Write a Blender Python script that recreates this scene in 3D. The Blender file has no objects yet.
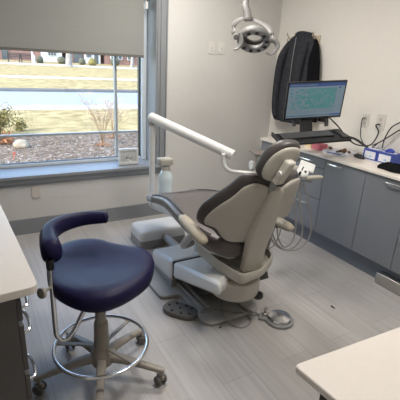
import bpy, bmesh, math, random
from mathutils import Vector, Matrix, noise
random.seed(7)
PI = math.pi
C = bpy.context.scene.collection
V = Vector
# ------------------------------------------------------------------ camera
EYE = V((0, 0, 1.6)); FPX = 387.62
pit, rol, yaw = math.radians(19.215), math.radians(2.995), math.radians(30.173)
Fw = V((math.sin(yaw)*math.cos(pit), math.cos(yaw)*math.cos(pit), -math.sin(pit)))
R0 = V((math.cos(yaw), -math.sin(yaw), 0)); U0 = R0.cross(Fw)
Rt = math.cos(rol)*R0 + math.sin(rol)*U0; Up = -math.sin(rol)*R0 + math.cos(rol)*U0
cam = bpy.data.objects.new('camera', bpy.data.cameras.new('camera')); C.objects.link(cam)
cam.data.sensor_width = 36; cam.data.lens = FPX/400*36; cam.data.clip_start = .02; cam.data.clip_end = 500
cam.matrix_world = Matrix(((Rt.x, Up.x, -Fw.x, EYE.x), (Rt.y, Up.y, -Fw.y, EYE.y), (Rt.z, Up.z, -Fw.z, EYE.z), (0, 0, 0, 1)))
bpy.context.scene.camera = cam
def ray(x, y): return Fw*FPX + Rt*(x-200) - Up*(y-200)
def az(x, y, z=0.0): d = ray(x, y); return EYE + d*((z-EYE.z)/d.z)
def ay(x, y, Y): d = ray(x, y); return EYE + d*(Y/d.y)
def ax(x, y, X): d = ray(x, y); return EYE + d*(X/d.x)

# ------------------------------------------------------------------ materials
def mat(name, col, rough=.5, metal=0, noise_amt=0, nscale=20, bump=0, bscale=200, spec=.5, coat=0, stretch=None):
    m = bpy.data.materials.new(name); m.use_nodes = True
    nt = m.node_tree; b = nt.nodes['Principled BSDF']
    b.inputs['Roughness'].default_value = rough; b.inputs['Metallic'].default_value = metal
    b.inputs['Specular IOR Level'].default_value = spec
    if coat: b.inputs['Coat Weight'].default_value = coat; b.inputs['Coat Roughness'].default_value = .15
    c = (*col, 1)
    tc = nt.nodes.new('ShaderNodeTexCoord'); mp = nt.nodes.new('ShaderNodeMapping')
    nt.links.new(tc.outputs['Object'], mp.inputs['Vector'])
    if stretch: mp.inputs['Scale'].default_value = stretch
    n = nt.nodes.new('ShaderNodeTexNoise'); n.inputs['Scale'].default_value = nscale; n.inputs['Detail'].default_value = 5
    nt.links.new(mp.outputs[0], n.inputs['Vector'])
    r = nt.nodes.new('ShaderNodeValToRGB'); k = noise_amt if noise_amt else .02
    r.color_ramp.elements[0].position = .3; r.color_ramp.elements[1].position = .7
    r.color_ramp.elements[0].color = tuple(max(0, x*(1-k)) for x in col) + (1,)
    r.color_ramp.elements[1].color = tuple(min(1, x*(1+k)) for x in col) + (1,)
    nt.links.new(n.outputs['Fac'], r.inputs['Fac']); nt.links.new(r.outputs[0], b.inputs['Base Color'])
    if bump:
        n2 = nt.nodes.new('ShaderNodeTexNoise'); n2.inputs['Scale'].default_value = bscale; n2.inputs['Detail'].default_value = 3
        nt.links.new(tc.outputs['Object'], n2.inputs['Vector'])
        bp = nt.nodes.new('ShaderNodeBump'); bp.inputs['Strength'].default_value = bump; bp.inputs['Distance'].default_value = .01
        nt.links.new(n2.outputs['Fac'], bp.inputs['Height']); nt.links.new(bp.outputs[0], b.inputs['Normal'])
    return m
def ramp(nt, fac, stops):
    r = nt.nodes.new('ShaderNodeValToRGB'); e = r.color_ramp.elements
    e[0].position, e[0].color = stops[0][0], (*stops[0][1], 1)
    e[1].position, e[1].color = stops[-1][0], (*stops[-1][1], 1)
    for p, c in stops[1:-1]:
        q = e.new(p); q.color = (*c, 1)
    nt.links.new(fac, r.inputs['Fac']); return r.outputs[0]
M = {}
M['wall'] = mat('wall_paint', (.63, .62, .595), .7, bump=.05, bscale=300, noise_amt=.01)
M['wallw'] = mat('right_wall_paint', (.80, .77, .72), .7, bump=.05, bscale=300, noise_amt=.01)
M['ceil'] = mat('ceiling_paint', (.85, .84, .81), .8)
M['trim'] = mat('grey_trim_paint', (.24, .255, .27), .42, noise_amt=.02)
M['upvc'] = mat('window_frame_paint', (.62, .68, .72), .35)
M['dark'] = mat('dark_rubber', (.02, .02, .022), .6)
M['gasket'] = mat('black_gasket', (.03, .035, .035), .5)
M['cab'] = mat('blue_grey_laminate', (.185, .195, .215), .4, noise_amt=.03, nscale=4)
M['kick'] = mat('kickboard_laminate', (.145, .16, .185), .45)
M['body'] = mat('cabinet_carcass', (.12, .13, .14), .6)
M['top'] = mat('cream_worktop', (.80, .74, .68), .35, noise_amt=.015, nscale=60)
M['top2'] = mat('cream_desk_top', (.70, .65, .605), .4, noise_amt=.015, nscale=60)
M['edge'] = mat('desk_edge_band', (.50, .45, .41), .5)
M['lcab'] = mat('dark_grey_laminate', (.085, .08, .078), .5, noise_amt=.04, nscale=6)
M['chrome'] = mat('chrome', (.78, .79, .80), .18, 1)
M['steel'] = mat('brushed_steel', (.55, .54, .50), .35, 1, noise_amt=.05, nscale=30)
M['satin'] = mat('satin_chrome', (.75, .76, .78), .22, 1)
M['navy'] = mat('navy_vinyl', (.012, .011, .048), .42, bump=.12, bscale=350, noise_amt=.1, nscale=8, spec=.18)
M['stoolp'] = mat('taupe_plastic', (.33, .30, .255), .42)
M['beige'] = mat('beige_plastic', (.50, .475, .42), .4, noise_amt=.015)
M['white'] = mat('white_plastic', (.74, .75, .74), .33, noise_amt=.01)
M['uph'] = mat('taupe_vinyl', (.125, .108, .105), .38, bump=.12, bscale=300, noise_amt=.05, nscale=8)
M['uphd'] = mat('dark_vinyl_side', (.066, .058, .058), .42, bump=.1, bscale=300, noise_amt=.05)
M['armp'] = mat('armrest_pad', (.40, .36, .29), .5)
M['plate'] = mat('floor_plate_grey', (.36, .35, .335), .4)
M['plated'] = mat('lift_mechanism_dark', (.06, .06, .06), .5)
M['hose'] = mat('grey_hose', (.32, .31, .30), .45)
M['grey'] = mat('mid_grey_plastic', (.25, .25, .25), .4)
M['pedal'] = mat('pedal_grey', (.115, .108, .10), .5)
M['black'] = mat('black_plastic', (.012, .012, .014), .38)
M['blackm'] = mat('matte_black', (.01, .01, .012), .7)
M['fleece'] = mat('charcoal_fleece', (.04, .042, .05), .95, bump=.6, bscale=90, noise_amt=.25, nscale=40, spec=.1)
M['blackc'] = mat('black_cloth', (.008, .008, .01), .95, bump=.4, bscale=80, spec=.1)
M['plateW'] = mat('white_cover_plate', (.70, .68, .64), .4)
M['plateB'] = mat('painted_cover_plate', (.60, .56, .50), .5)
M['blue'] = mat('blue_card', (.035, .07, .36), .5, noise_amt=.08, nscale=30)
M['whitec'] = mat('white_card', (.75, .76, .82), .5)
M['lblue'] = mat('light_blue_print', (.25, .50, .75), .5)
M['bnit'] = mat('blue_nitrile', (.03, .06, .40), .4)
M['pink'] = mat('pink_card', (.62, .17, .22), .6, noise_amt=.15, nscale=50)
M['cream'] = mat('cream_card', (.80, .62, .40), .6)
M['brown'] = mat('brown_wrap', (.13, .07, .035), .4, noise_amt=.6, nscale=80)
M['brass'] = mat('hook_metal', (.50, .42, .30), .3, 1)
M['hookb'] = mat('hook_board', (.60, .52, .40), .5, noise_amt=.06, nscale=12, stretch=(1, 8, 1))
M['lamp'] = mat('lamp_housing', (.15, .15, .147), .5)
M['lampd'] = mat('lamp_ring_grey', (.30, .30, .31), .3)
M['lens'] = mat('lamp_lens', (.03, .03, .035), .12)
M['liq'] = mat('bottle_plastic', (.70, .80, .84), .2)
M['brick'] = mat('house_brick', (.22, .13, .11), .9, noise_amt=.2, nscale=3, spec=0)
M['hwhite'] = mat('house_white_siding', (.45, .46, .46), .7, spec=0)
M['hglass'] = mat('house_window_dark', (.05, .06, .07), .2)
M['roof'] = mat('roof_shingle', (.12, .11, .10), .9, noise_amt=.2, nscale=5, spec=0)
M['bark'] = mat('tree_bark', (.24, .22, .20), .95, bump=.6, bscale=10, noise_amt=.3, nscale=6, spec=0)
M['leafo'] = mat('olive_leaf', (.16, .135, .05), .7, noise_amt=.35, nscale=8, spec=0)
M['twig'] = mat('dry_twig', (.25, .17, .11), .85, noise_amt=.3, nscale=20, spec=0)
M['seedh'] = mat('dry_flower_head', (.42, .33, .24), .9, noise_amt=.3, nscale=30, spec=0)
M['rust'] = mat('rusty_leaf', (.30, .14, .07), .9, noise_amt=.3, nscale=30, spec=0)
M['rock'] = mat('limestone', (.34, .29, .22), .9, noise_amt=.15, nscale=9, bump=.4, bscale=15, spec=0)
M['red'] = mat('red_marker', (.40, .10, .07), .5)
M['asph'] = mat('road_surface', (.25, .265, .28), .5, noise_amt=.05, nscale=1.2, stretch=(.3, 3, 1), spec=.12)
M['conc'] = mat('pale_concrete', (.42, .39, .36), .8, noise_amt=.05, nscale=2, spec=0)
M['kerb'] = mat('kerb_concrete', (.12, .12, .12), .8, noise_amt=.1, nscale=2, spec=0)
M['lawn'] = mat('dormant_lawn', (.30, .235, .12), .95, noise_amt=.35, nscale=2.2, spec=0)
M['alum'] = mat('grey_aluminium', (.34, .37, .38), .4)
M['bar'] = mat('shade_bar', (.16, .155, .14), .5)

def floor_mat():
    m = bpy.data.materials.new('plank_floor'); m.use_nodes = True; nt = m.node_tree; b = nt.nodes['Principled BSDF']
    tc = nt.nodes.new('ShaderNodeTexCoord'); mp = nt.nodes.new('ShaderNodeMapping')
    mp.inputs['Rotation'].default_value = (0, 0, PI/2); mp.inputs['Location'].default_value = (.1, .03, 0)
    nt.links.new(tc.outputs['Object'], mp.inputs['Vector'])
    br = nt.nodes.new('ShaderNodeTexBrick'); nt.links.new(mp.outputs[0], br.inputs['Vector'])
    br.inputs['Scale'].default_value = 1; br.inputs['Brick Width'].default_value = 1.22; br.inputs['Row Height'].default_value = .20
    br.inputs['Mortar Size'].default_value = .0018; br.inputs['Mortar Smooth'].default_value = .3; br.offset = .37
    br.inputs['Color1'].default_value = (.415, .40, .39, 1); br.inputs['Color2'].default_value = (.465, .45, .44, 1)
    br.inputs['Mortar'].default_value = (.33, .315, .305, 1)
    mp2 = nt.nodes.new('ShaderNodeMapping'); mp2.inputs['Scale'].default_value = (16, .9, 1)
    nt.links.new(tc.outputs['Object'], mp2.inputs['Vector'])
    n = nt.nodes.new('ShaderNodeTexNoise'); n.inputs['Scale'].default_value = 2.4; n.inputs['Detail'].default_value = 7; n.inputs['Distortion'].default_value = .4
    nt.links.new(mp2.outputs[0], n.inputs['Vector'])
    g = ramp(nt, n.outputs['Fac'], [(.3, (.88, .88, .88)), (.7, (1.07, 1.07, 1.07))])
    mx = nt.nodes.new('ShaderNodeMix'); mx.data_type = 'RGBA'; mx.blend_type = 'MULTIPLY'; mx.inputs[0].default_value = 1
    nt.links.new(br.outputs['Color'], mx.inputs[6]); nt.links.new(g, mx.inputs[7]); nt.links.new(mx.outputs[2], b.inputs['Base Color'])
    b.inputs['Roughness'].default_value = .42
    return m
M['floor'] = floor_mat()
def mulch_mat():
    m = bpy.data.materials.new('wood_mulch'); m.use_nodes = True; nt = m.node_tree; b = nt.nodes['Principled BSDF']
    tc = nt.nodes.new('ShaderNodeTexCoord'); v = nt.nodes.new('ShaderNodeTexVoronoi'); v.inputs['Scale'].default_value = 26
    nt.links.new(tc.outputs['Object'], v.inputs['Vector'])
    sp = nt.nodes.new('ShaderNodeSeparateColor'); nt.links.new(v.outputs['Color'], sp.inputs[0])
    c = ramp(nt, sp.outputs[0], [(0, (.06, .045, .034)), (.35, (.15, .115, .09)), (.6, (.22, .175, .14)), (.8, (.20, .13, .075)), (1, (.42, .37, .31))])
    nt.links.new(c, b.inputs['Base Color']); b.inputs['Roughness'].default_value = .95; b.inputs['Specular IOR Level'].default_value = 0
    bp = nt.nodes.new('ShaderNodeBump'); bp.inputs['Strength'].default_value = .8; bp.inputs['Distance'].default_value = .05
    nt.links.new(v.outputs['Distance'], bp.inputs['Height']); nt.links.new(bp.outputs[0], b.inputs['Normal'])
    return m
M['mulch'] = mulch_mat()
def glass_mat():
    m = bpy.data.materials.new('window_glass'); m.use_nodes = True; nt = m.node_tree
    for n in list(nt.nodes): nt.nodes.remove(n)
    o = nt.nodes.new('ShaderNodeOutputMaterial'); t = nt.nodes.new('ShaderNodeBsdfTransparent'); g = nt.nodes.new('ShaderNodeBsdfGlossy')
    t.inputs[0].default_value = (.95, .97, .97, 1); g.inputs['Roughness'].default_value = .02
    mx = nt.nodes.new('ShaderNodeMixShader'); mx.inputs[0].default_value = .05
    nt.links.new(t.outputs[0], mx.inputs[1]); nt.links.new(g.outputs[0], mx.inputs[2]); nt.links.new(mx.outputs[0], o.inputs[0])
    return m
M['glass'] = glass_mat()
def shade_mat():
    m = bpy.data.materials.new('shade_cloth'); m.use_nodes = True; nt = m.node_tree
    b = nt.nodes['Principled BSDF']; b.inputs['Roughness'].default_value = .85
    o = nt.nodes['Material Output']; tr = nt.nodes.new('ShaderNodeBsdfTranslucent'); tr.inputs[0].default_value = (.50, .50, .45, 1)
    tc = nt.nodes.new('ShaderNodeTexCoord'); mp = nt.nodes.new('ShaderNodeMapping'); mp.inputs['Scale'].default_value = (.6, 1, 60)
    nt.links.new(tc.outputs['Object'], mp.inputs['Vector'])
    n = nt.nodes.new('ShaderNodeTexNoise'); n.inputs['Scale'].default_value = 5; nt.links.new(mp.outputs[0], n.inputs['Vector'])
    c = ramp(nt, n.outputs['Fac'], [(.3, (.335, .34, .32)), (.7, (.355, .36, .34))]); nt.links.new(c, b.inputs['Base Color'])
    mx = nt.nodes.new('ShaderNodeMixShader'); mx.inputs[0].default_value = .10
    nt.links.new(b.outputs[0], mx.inputs[1]); nt.links.new(tr.outputs[0], mx.inputs[2]); nt.links.new(mx.outputs[0], o.inputs[0])
    return m
M['shade'] = shade_mat()
def emit(name, col, s):
    m = bpy.data.materials.new(name); m.use_nodes = True; b = m.node_tree.nodes['Principled BSDF']
    b.inputs['Base Color'].default_value = (*[c*.2 for c in col], 1); b.inputs['Roughness'].default_value = .3
    b.inputs['Emission Color'].default_value = (*col, 1); b.inputs['Emission Strength'].default_value = s
    return m
M['s_bg'] = emit('screen_background', (.36, .50, .62), .26)
M['s_head'] = emit('screen_header', (.05, .12, .38), .35)
M['s_teal'] = emit('screen_teal', (.03, .36, .34), .36)
M['s_line'] = emit('screen_line', (.20, .30, .38), .3)
M['s_yel'] = emit('screen_yellow', (.6, .55, .2), .25)
M['lightpanel'] = emit('light_panel', (1, .95, .88), 6)

# ------------------------------------------------------------------ mesh helpers
def fin(name, bm, m, parent=None, smooth=True, bev=0, sub=0, angle=40):
    bmesh.ops.recalc_face_normals(bm, faces=bm.faces)
    me = bpy.data.meshes.new(name); bm.to_mesh(me); bm.free()
    ms = m if isinstance(m, (list, tuple)) else [m]
    for q in ms: me.materials.append(q if not isinstance(q, str) else M[q])
    if smooth:
        for p in me.polygons: p.use_smooth = True
        try: me.set_sharp_from_angle(angle=math.radians(angle))
        except Exception: pass
    o = bpy.data.objects.new(name, me); C.objects.link(o)
    if parent:
        o.parent = parent
        o.matrix_parent_inverse = Matrix.Translation(-parent.location) if parent.type == 'EMPTY' else Matrix()
    if bev:
        b = o.modifiers.new('bevel', 'BEVEL'); b.width = bev; b.segments = 2; b.limit_method = 'ANGLE'; b.angle_limit = math.radians(35)
    if sub:
        s = o.modifiers.new('sub', 'SUBSURF'); s.levels = sub; s.render_levels = sub
    return o
def nb(): return bmesh.new()
def box(bm, x0, x1, y0, y1, z0, z1, mi=0):
    v = [bm.verts.new((x, y, z)) for x in (x0, x1) for y in (y0, y1) for z in (z0, z1)]
    for f in ((0, 1, 3, 2), (4, 6, 7, 5), (0, 4, 5, 1), (2, 3, 7, 6), (0, 2, 6, 4), (1, 5, 7, 3)):
        bm.faces.new([v[i] for i in f]).material_index = mi
    return v
def obox(bm, c, a, b, n, la, lb, ln, mi=0):
    """oriented box: centre c, unit axes a,b,n and full lengths"""
    c, a, b, n = V(c), V(a).normalized(), V(b).normalized(), V(n).normalized()
    v = [bm.verts.new(c+a*la/2*i+b*lb/2*j+n*ln/2*k) for i in (-1, 1) for j in (-1, 1) for k in (-1, 1)]
    for f in ((0, 1, 3, 2), (4, 6, 7, 5), (0, 4, 5, 1), (2, 3, 7, 6), (0, 2, 6, 4), (1, 5, 7, 3)):
        bm.faces.new([v[i] for i in f]).material_index = mi
def loft(bm, rings, cap=True, closed=False, mi=0):
    vs = [[bm.verts.new(p) for p in r] for r in rings]
    n = len(vs[0]); k = len(vs)
    for i in range(k if closed else k-1):
        a, b = vs[i], vs[(i+1) % k]
        for j in range(n):
            bm.faces.new((a[j], a[(j+1) % n], b[(j+1) % n], b[j])).material_index = mi
    if cap and not closed:
        bm.faces.new(list(reversed(vs[0]))).material_index = mi; bm.faces.new(vs[-1]).material_index = mi
def smoothpath(pts, n=6, closed=False):
    pts = [V(p) for p in pts]; out = []; k = len(pts)
    rng = range(k if closed else k-1)
    for i in rng:
        if closed: p0, p1, p2, p3 = pts[i-1], pts[i], pts[(i+1) % k], pts[(i+2) % k]
        else: p0, p1, p2, p3 = pts[max(i-1, 0)], pts[i], pts[i+1], pts[min(i+2, k-1)]
        for s in range(n):
            t = s/n
            out.append(.5*((2*p1)+(-p0+p2)*t+(2*p0-5*p1+4*p2-p3)*t*t+(-p0+3*p1-3*p2+p3)*t**3))
    if not closed: out.append(pts[-1])
    return out
def tube(bm, pts, r, seg=10, sm=0, closed=False, mi=0, flat=None, upv=None):
    """sweep a circle (or ellipse flat=(ra,rb)) along points; r may be a list"""
    if sm: 
        if isinstance(r, (list, tuple)):
            rr = []
            for i in range(len(pts)-1):
                for s in range(sm): rr.append(r[i]+(r[i+1]-r[i])*s/sm)
            rr.append(r[-1]); r = rr
        pts = smoothpath(pts, sm, closed)
    pts = [V(p) for p in pts]; k = len(pts); rings = []; prev = None
    for i in range(k):
        if closed: t = (pts[(i+1) % k]-pts[i-1]).normalized()
        else: t = (pts[min(i+1, k-1)]-pts[max(i-1, 0)]).normalized()
        if upv is not None: a = V(upv) - t*V(upv).dot(t)
        elif prev is None:
            a = V((0, 0, 1)) if abs(t.z) < .9 else V((1, 0, 0)); a = a - t*a.dot(t)
        else: a = prev - t*prev.dot(t)
        a.normalize(); prev = a; b = t.cross(a)
        ri = r[i] if isinstance(r, (list, tuple)) else r
        ra, rb = (ri, ri) if flat is None else (ri*flat[0], ri*flat[1])
        rings.append([pts[i]+a*ra*math.cos(2*PI*j/seg)+b*rb*math.sin(2*PI*j/seg) for j in range(seg)])
    loft(bm, rings, closed=closed, mi=mi)
def lathe(bm, prof, c=(0, 0, 0), axis=(0, 0, 1), seg=28, mi=0):
    """prof: list of (radius, height)"""
    ax_ = V(axis).normalized(); a = ax_.orthogonal().normalized(); b = ax_.cross(a); c = V(c)
    rings = [[c+ax_*h+(a*math.cos(2*PI*j/seg)+b*math.sin(2*PI*j/seg))*max(r, 1e-4) for j in range(seg)] for r, h in prof]
    loft(bm, rings, mi=mi)
def prism(bm, poly, z0, z1, mi=0, fn=None):
    f = fn or (lambda x, y, z: V((x, y, z)))
    loft(bm, [[f(x, y, z0) for x, y in poly], [f(x, y, z1) for x, y in poly]], mi=mi)
def rpoly(pts, r=.02, n=4):
    """round a polygon's corners"""
    out = []; k = len(pts)
    for i in range(k):
        p0, p, p1 = V(pts[i-1]), V(pts[i]), V(pts[(i+1) % k])
        rr = r[i] if isinstance(r, (list, tuple)) else r
        a = p+(p0-p).normalized()*min(rr, (p0-p).length*.48); b = p+(p1-p).normalized()*min(rr, (p1-p).length*.48)
        for s in range(n+1):
            t = s/n; q = a*(1-t)**2+p*2*t*(1-t)+b*t*t; out.append((q.x, q.y))
    return out
def resample(pts, n):
    pts = [V(p) for p in pts]; k = len(pts)
    L = [0]
    for i in range(k): L.append(L[-1]+(pts[(i+1) % k]-pts[i]).length)
    out = []
    for j in range(n):
        s = L[-1]*j/n
        for i in range(k):
            if L[i+1] >= s:
                t = (s-L[i])/max(L[i+1]-L[i], 1e-9); out.append(pts[i].lerp(pts[(i+1) % k], t)); break
    return out
def pillow(bm, outline, th, fn, crown=.35, edge=1.0, n=40, mi=0, back=1.0, ctr=None):
    """puffy pad from a 2-D outline; fn(u,v,d)->3-D point; d from -th/2 to th/2"""
    o = resample(outline, n)
    c = V(ctr) if ctr else sum(o, V((0, 0)))/n
    prof = [(.02, 1+crown), (.35, 1+crown*.85), (.65, 1+crown*.5), (.84, 1+.1*crown), (.94, .82), (.985, .5), (1, .12)]
    rings = []
    for s, h in prof: rings.append([fn(*(c+(p-c)*s), th/2*h) for p in o])
    for s, h in reversed(prof): rings.append([fn(*(c+(p-c)*s), -th/2*(min(h, 1)*back)) for p in o])
    loft(bm, rings, mi=mi)
def thing(name, label, cat, loc=(0, 0, 0), group=None, rotz=0):
    o = bpy.data.objects.new(name, None); C.objects.link(o); o.empty_display_size = .1
    o.location = loc; o.rotation_euler = (0, 0, rotz); tag(o, label, cat, group); return o
def tag(o, label, cat, group=None, kind=None):
    o['label'] = label; o['category'] = cat
    if group: o['group'] = group
    if kind: o['kind'] = kind
    return o
def struct(name, bm, m, parent=None, **k):
    o = fin(name, bm, m, parent, **k)
    if not parent: o['kind'] = 'structure'
    return o
def dup(root, loc, rotz=None, label=None):
    r = root.copy(); C.objects.link(r); r.location = loc
    if rotz is not None: r.rotation_euler = (0, 0, rotz)
    if label: r['label'] = label
    for ch in list(root.children):
        c = ch.copy(); C.objects.link(c); c.parent = r
        for g in list(ch.children):
            d = g.copy(); C.objects.link(d); d.parent = c
    return r

# ------------------------------------------------------------------ room
WX, WY = 3.09, 3.73          # right wall plane, window wall plane
LX, RY, CZ = -.62, -1.7, 2.72
OX0, OX1, OZ0, OZ1 = -.42, 1.60, .575, 2.28   # window opening
TH = .37
b = nb(); box(b, LX-.15, WX+.15, RY-.15, WY+TH, -.2, 0); struct('floor', b, 'floor', smooth=False)
b = nb(); box(b, LX-.15, WX+.15, RY-.15, WY+TH, CZ, CZ+.15); struct('ceiling', b, 'ceil', smooth=False)
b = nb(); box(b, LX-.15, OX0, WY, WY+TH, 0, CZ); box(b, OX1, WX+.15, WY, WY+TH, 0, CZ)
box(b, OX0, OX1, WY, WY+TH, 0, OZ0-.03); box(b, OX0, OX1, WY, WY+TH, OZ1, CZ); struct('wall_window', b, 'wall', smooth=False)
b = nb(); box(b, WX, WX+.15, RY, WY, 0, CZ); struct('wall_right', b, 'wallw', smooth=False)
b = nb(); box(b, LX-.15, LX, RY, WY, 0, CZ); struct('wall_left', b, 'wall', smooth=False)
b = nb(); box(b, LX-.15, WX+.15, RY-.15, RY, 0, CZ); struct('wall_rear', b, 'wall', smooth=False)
b = nb(); box(b, LX, WX, WY-.013, WY, 0, .147); box(b, LX, WX, WY-.02, WY-.012, 0, .018); struct('baseboard_window', b, 'trim', bev=.003)
b = nb(); box(b, WX-.013, WX, RY, 1.1, 0, .147); struct('baseboard_right', b, 'trim', bev=.003)
b = nb(); box(b, LX, LX+.013, RY, .9, 0, .147); struct('baseboard_left', b, 'trim', bev=.003)

# window assembly
GY = WY+.34
w = bpy.data.objects.new('window_1', None); C.objects.link(w); w.location = (.6, WY, OZ0); w['kind'] = 'structure'
b = nb(); box(b, OX0-.1, OX1+.0, WY, GY, OZ0-.03, OZ0); 
prism(b, [(WY+.01, OZ0), (WY-.045, OZ0-.002), (WY-.048, OZ0-.03), (WY-.03, OZ0-.035), (WY-.028, OZ0-.075), (WY-.018, OZ0-.085), (WY-.016, OZ0-.10), (WY, OZ0-.102)], OX0-.1, OX1+.105, fn=lambda y, z, x: V((x, y, z)))
fin('window_sill', b, 'trim', w, bev=.003)
b = nb()
for x0, x1, t in ((OX1, OX1+.03, .012), (OX1+.03, OX1+.085, .022), (OX1+.085, OX1+.10, .03)):
    box(b, x0, x1, WY-t, WY, OZ0, OZ1+.1)
for x0, x1, t in ((OX0-.03, OX0, .012), (OX0-.085, OX0-.03, .022), (OX0-.10, OX0-.085, .03)):
    box(b, x0, x1, WY-t, WY, OZ0, OZ1+.1)
box(b, OX0, OX1, WY-.022, WY, OZ1, OZ1+.1)
fin('window_casing', b, 'trim', w, bev=.003)
b = nb(); box(b, OX1-.012, OX1, WY, GY, OZ0, OZ1); box(b, OX0, OX0+.012, WY, GY, OZ0, OZ1); box(b, OX0, OX1, WY, GY, OZ1-.012, OZ1)
fin('window_jamb', b, 'trim', w)
FZ = OZ0+.03
b = nb(); ring = [(OX0+.012, OX0+.062), (OX1-.062, OX1-.012)]
for x0, x1 in ring: box(b, x0, x1, GY-.10, GY+.02, OZ0, OZ1-.012)
box(b, OX0+.062, OX1-.062, GY-.055, GY+.02, OZ0, FZ); box(b, OX0+.062, OX1-.062, GY-.055, GY+.02, OZ1-.06, OZ1-.012)
fin('window_frame', b, 'upvc', w, bev=.004)
b = nb()
box(b, OX0+.062, OX0+.07, GY-.05, GY-.0, FZ, OZ1-.06); box(b, OX1-.076, OX1-.062, GY-.05, GY-.0, FZ, OZ1-.06); box(b, OX0+.062, OX1-.062, GY-.04, GY-.0, FZ, FZ+.006)
fin('window_gasket', b, 'gasket', w)
mz = ay(60, 133.9, GY).z; mx_ = ay(115.6, 110, GY).x
b = nb(); box(b, mx_-.0115, mx_+.0115, GY-.03, GY+.015, FZ, OZ1-.06); fin('mullion', b, 'alum', w, bev=.002)
b = nb(); box(b, OX0+.062, OX1-.062, GY-.025, GY+.012, mz-.010, mz+.010); fin('transom', b, 'alum', w, bev=.002)
b = nb(); box(b, OX0+.05, OX1-.05, GY+.001, GY+.005, FZ-.01, OZ1-.05); fin('window_glass', b, 'glass', w, smooth=False)

# roller shade in the reveal
SY = WY+.17; sb = ay(60, 51.6, SY).z; sr = ay(143.9, 40, SY).x
t = thing('roller_shade', 'grey-beige fabric roller shade pulled half down over the window', 'shade', (.6, SY, 2.2))
b = nb(); box(b, OX0+.015, sr, SY-.0006, SY+.0006, sb, 2.24); fin('shade_cloth', b, 'shade', t, smooth=False)
b = nb(); box(b, OX0+.015, sr, SY-.006, SY+.006, sb-.012, sb+.012); fin('bottom_bar', b, 'bar', t, bev=.003)
b = nb(); lathe(b, [(.028, 0), (.028, sr-OX0-.015)], (OX0+.015, SY, 2.225), (1, 0, 0)); fin('roller_tube', b, 'shade', t)
cl = ay(146.5, 5, SY-.02)
b = nb(); box(b, sr, OX1-.012, SY-.02, SY+.02, 2.19, 2.26); fin('end_bracket', b, 'white', t, bev=.003)
b = nb(); box(b, cl.x-.014, cl.x+.014, SY-.03, SY+.005, cl.z-.035, cl.z+.03); tube(b, [(cl.x, SY-.012, cl.z), (cl.x, SY-.012, 2.2)], .004, 6)
fin('chain_guide', b, 'white', t, bev=.004)

# ------------------------------------------------------------------ ceiling lights
k0 = None
for i, (x, y, lab) in enumerate(((1.5, 1.0, 'flat square ceiling light panel nearer the room rear'), (1.5, 2.75, 'flat square ceiling light panel nearer the window'))):
    t = thing('ceiling_light', lab, 'ceiling light', (x, y, CZ), 'ceiling light panels')
    b = nb(); box(b, x-.31, x+.31, y-.31, y+.31, CZ-.02, CZ-.002); fin('light_frame', b, 'white', t, bev=.003)
    b = nb(); box(b, x-.28, x+.28, y-.28, y+.28, CZ-.026, CZ-.019); fin('diffuser', b, 'lightpanel', t, smooth=False)

# ------------------------------------------------------------------ right hand cabinets
CX = 2.655; KX = 2.718; CT = .866; YE = 3.30
def bow_handle(p, x, y0, y1, z):
    b = nb(); pts = [(x+.002, y0, z), (x-.018, y0+.01, z), (x-.026, (y0+y1)/2-.03, z), (x-.026, (y0+y1)/2+.03, z), (x-.018, y1-.01, z), (x+.002, y1, z)]
    tube(b, pts, .0052, 8, sm=4, flat=(1.5, 1)); fin('handle', b, 'chrome', p)
def cabinet(y0, y1, label, fronts, hs):
    t = thing('base_cabinet', label, 'cabinet', (CX+.2, (y0+y1)/2, 0), 'blue-grey base cabinets under the right worktop')
    b = nb(); box(b, CX+.02, WX-.001, y0+.001, y1-.001, .16, CT-.002); fin('cabinet_body', b, 'body', t)
    b = nb(); box(b, KX, KX+.018, y0+.0005, y1-.0005, 0, .16); fin('kickboard', b, 'kick', t)
    for nm, za, zb in fronts:
        b = nb(); box(b, CX, CX+.019, y0+.0022, y1-.0022, za+.002, zb-.002); d = fin(nm, b, 'cab', t, bev=.0015)
        for (ya, yb, hz) in hs:
            if za < hz < zb: bow_handle(d, CX, ya, yb, hz)
    return t
cabinet(1.0, 1.573, 'grey base cabinet at the near end, beside the steel vent', [('door', .165, CT-.006)], [(1.08, 1.24, .83)])
cabinet(1.573, 1.949, 'grey base cabinet under the black cloth, steel vent at its foot', [('door', .165, CT-.006)], [(1.60, 1.765, .828)])
cabinet(1.949, 2.38, 'grey base cabinet under the black mouse and magazines', [('door', .165, CT-.006)], [(2.185, 2.345, .833)])
cabinet(2.38, 2.86, 'grey drawer cabinet right behind the dental chair headrest', [('drawer', .165, .478), ('drawer', .478, .773), ('drawer', .773, CT-.006)], [(2.52, 2.72, .815), (2.50, 2.66, .405), (2.54, 2.70, .73)])
cabinet(2.86, YE, 'grey base cabinet at the far end near the coats', [('door', .165, CT-.006)], [(2.95, 3.11, .80)])
b = nb(); box(b, CX-.018, WX-.001, 1.0, YE+.01, CT, .891)
tag(fin('worktop', b, 'top', bev=.004), 'long cream worktop on the grey cabinets along the right wall', 'worktop')
# vent at kickboard
t = thing('kickboard_vent', 'small brushed steel box vent on the floor against the kickboard', 'vent', (KX-.05, 1.53, 0))
b = nb(); box(b, KX-.062, KX-.001, 1.41, 1.68, .004, .095); fin('vent_housing', b, 'steel', t, bev=.006)
b = nb()
for i in range(5): box(b, KX-.0655, KX-.062, 1.43, 1.68, .016+i*.013, .022+i*.013)
fin('louver', b, 'steel', t)
b = nb(); tube(b, [(KX-.07, 1.44, .012), (KX-.10, 1.40, .008), (KX-.10, 1.30, .008), (KX-.02, 1.22, .02)], .007, 8, sm=5)
tag(fin('white_cable', b, 'white'), 'short white cable lying by the steel vent on the floor', 'cable')

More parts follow.
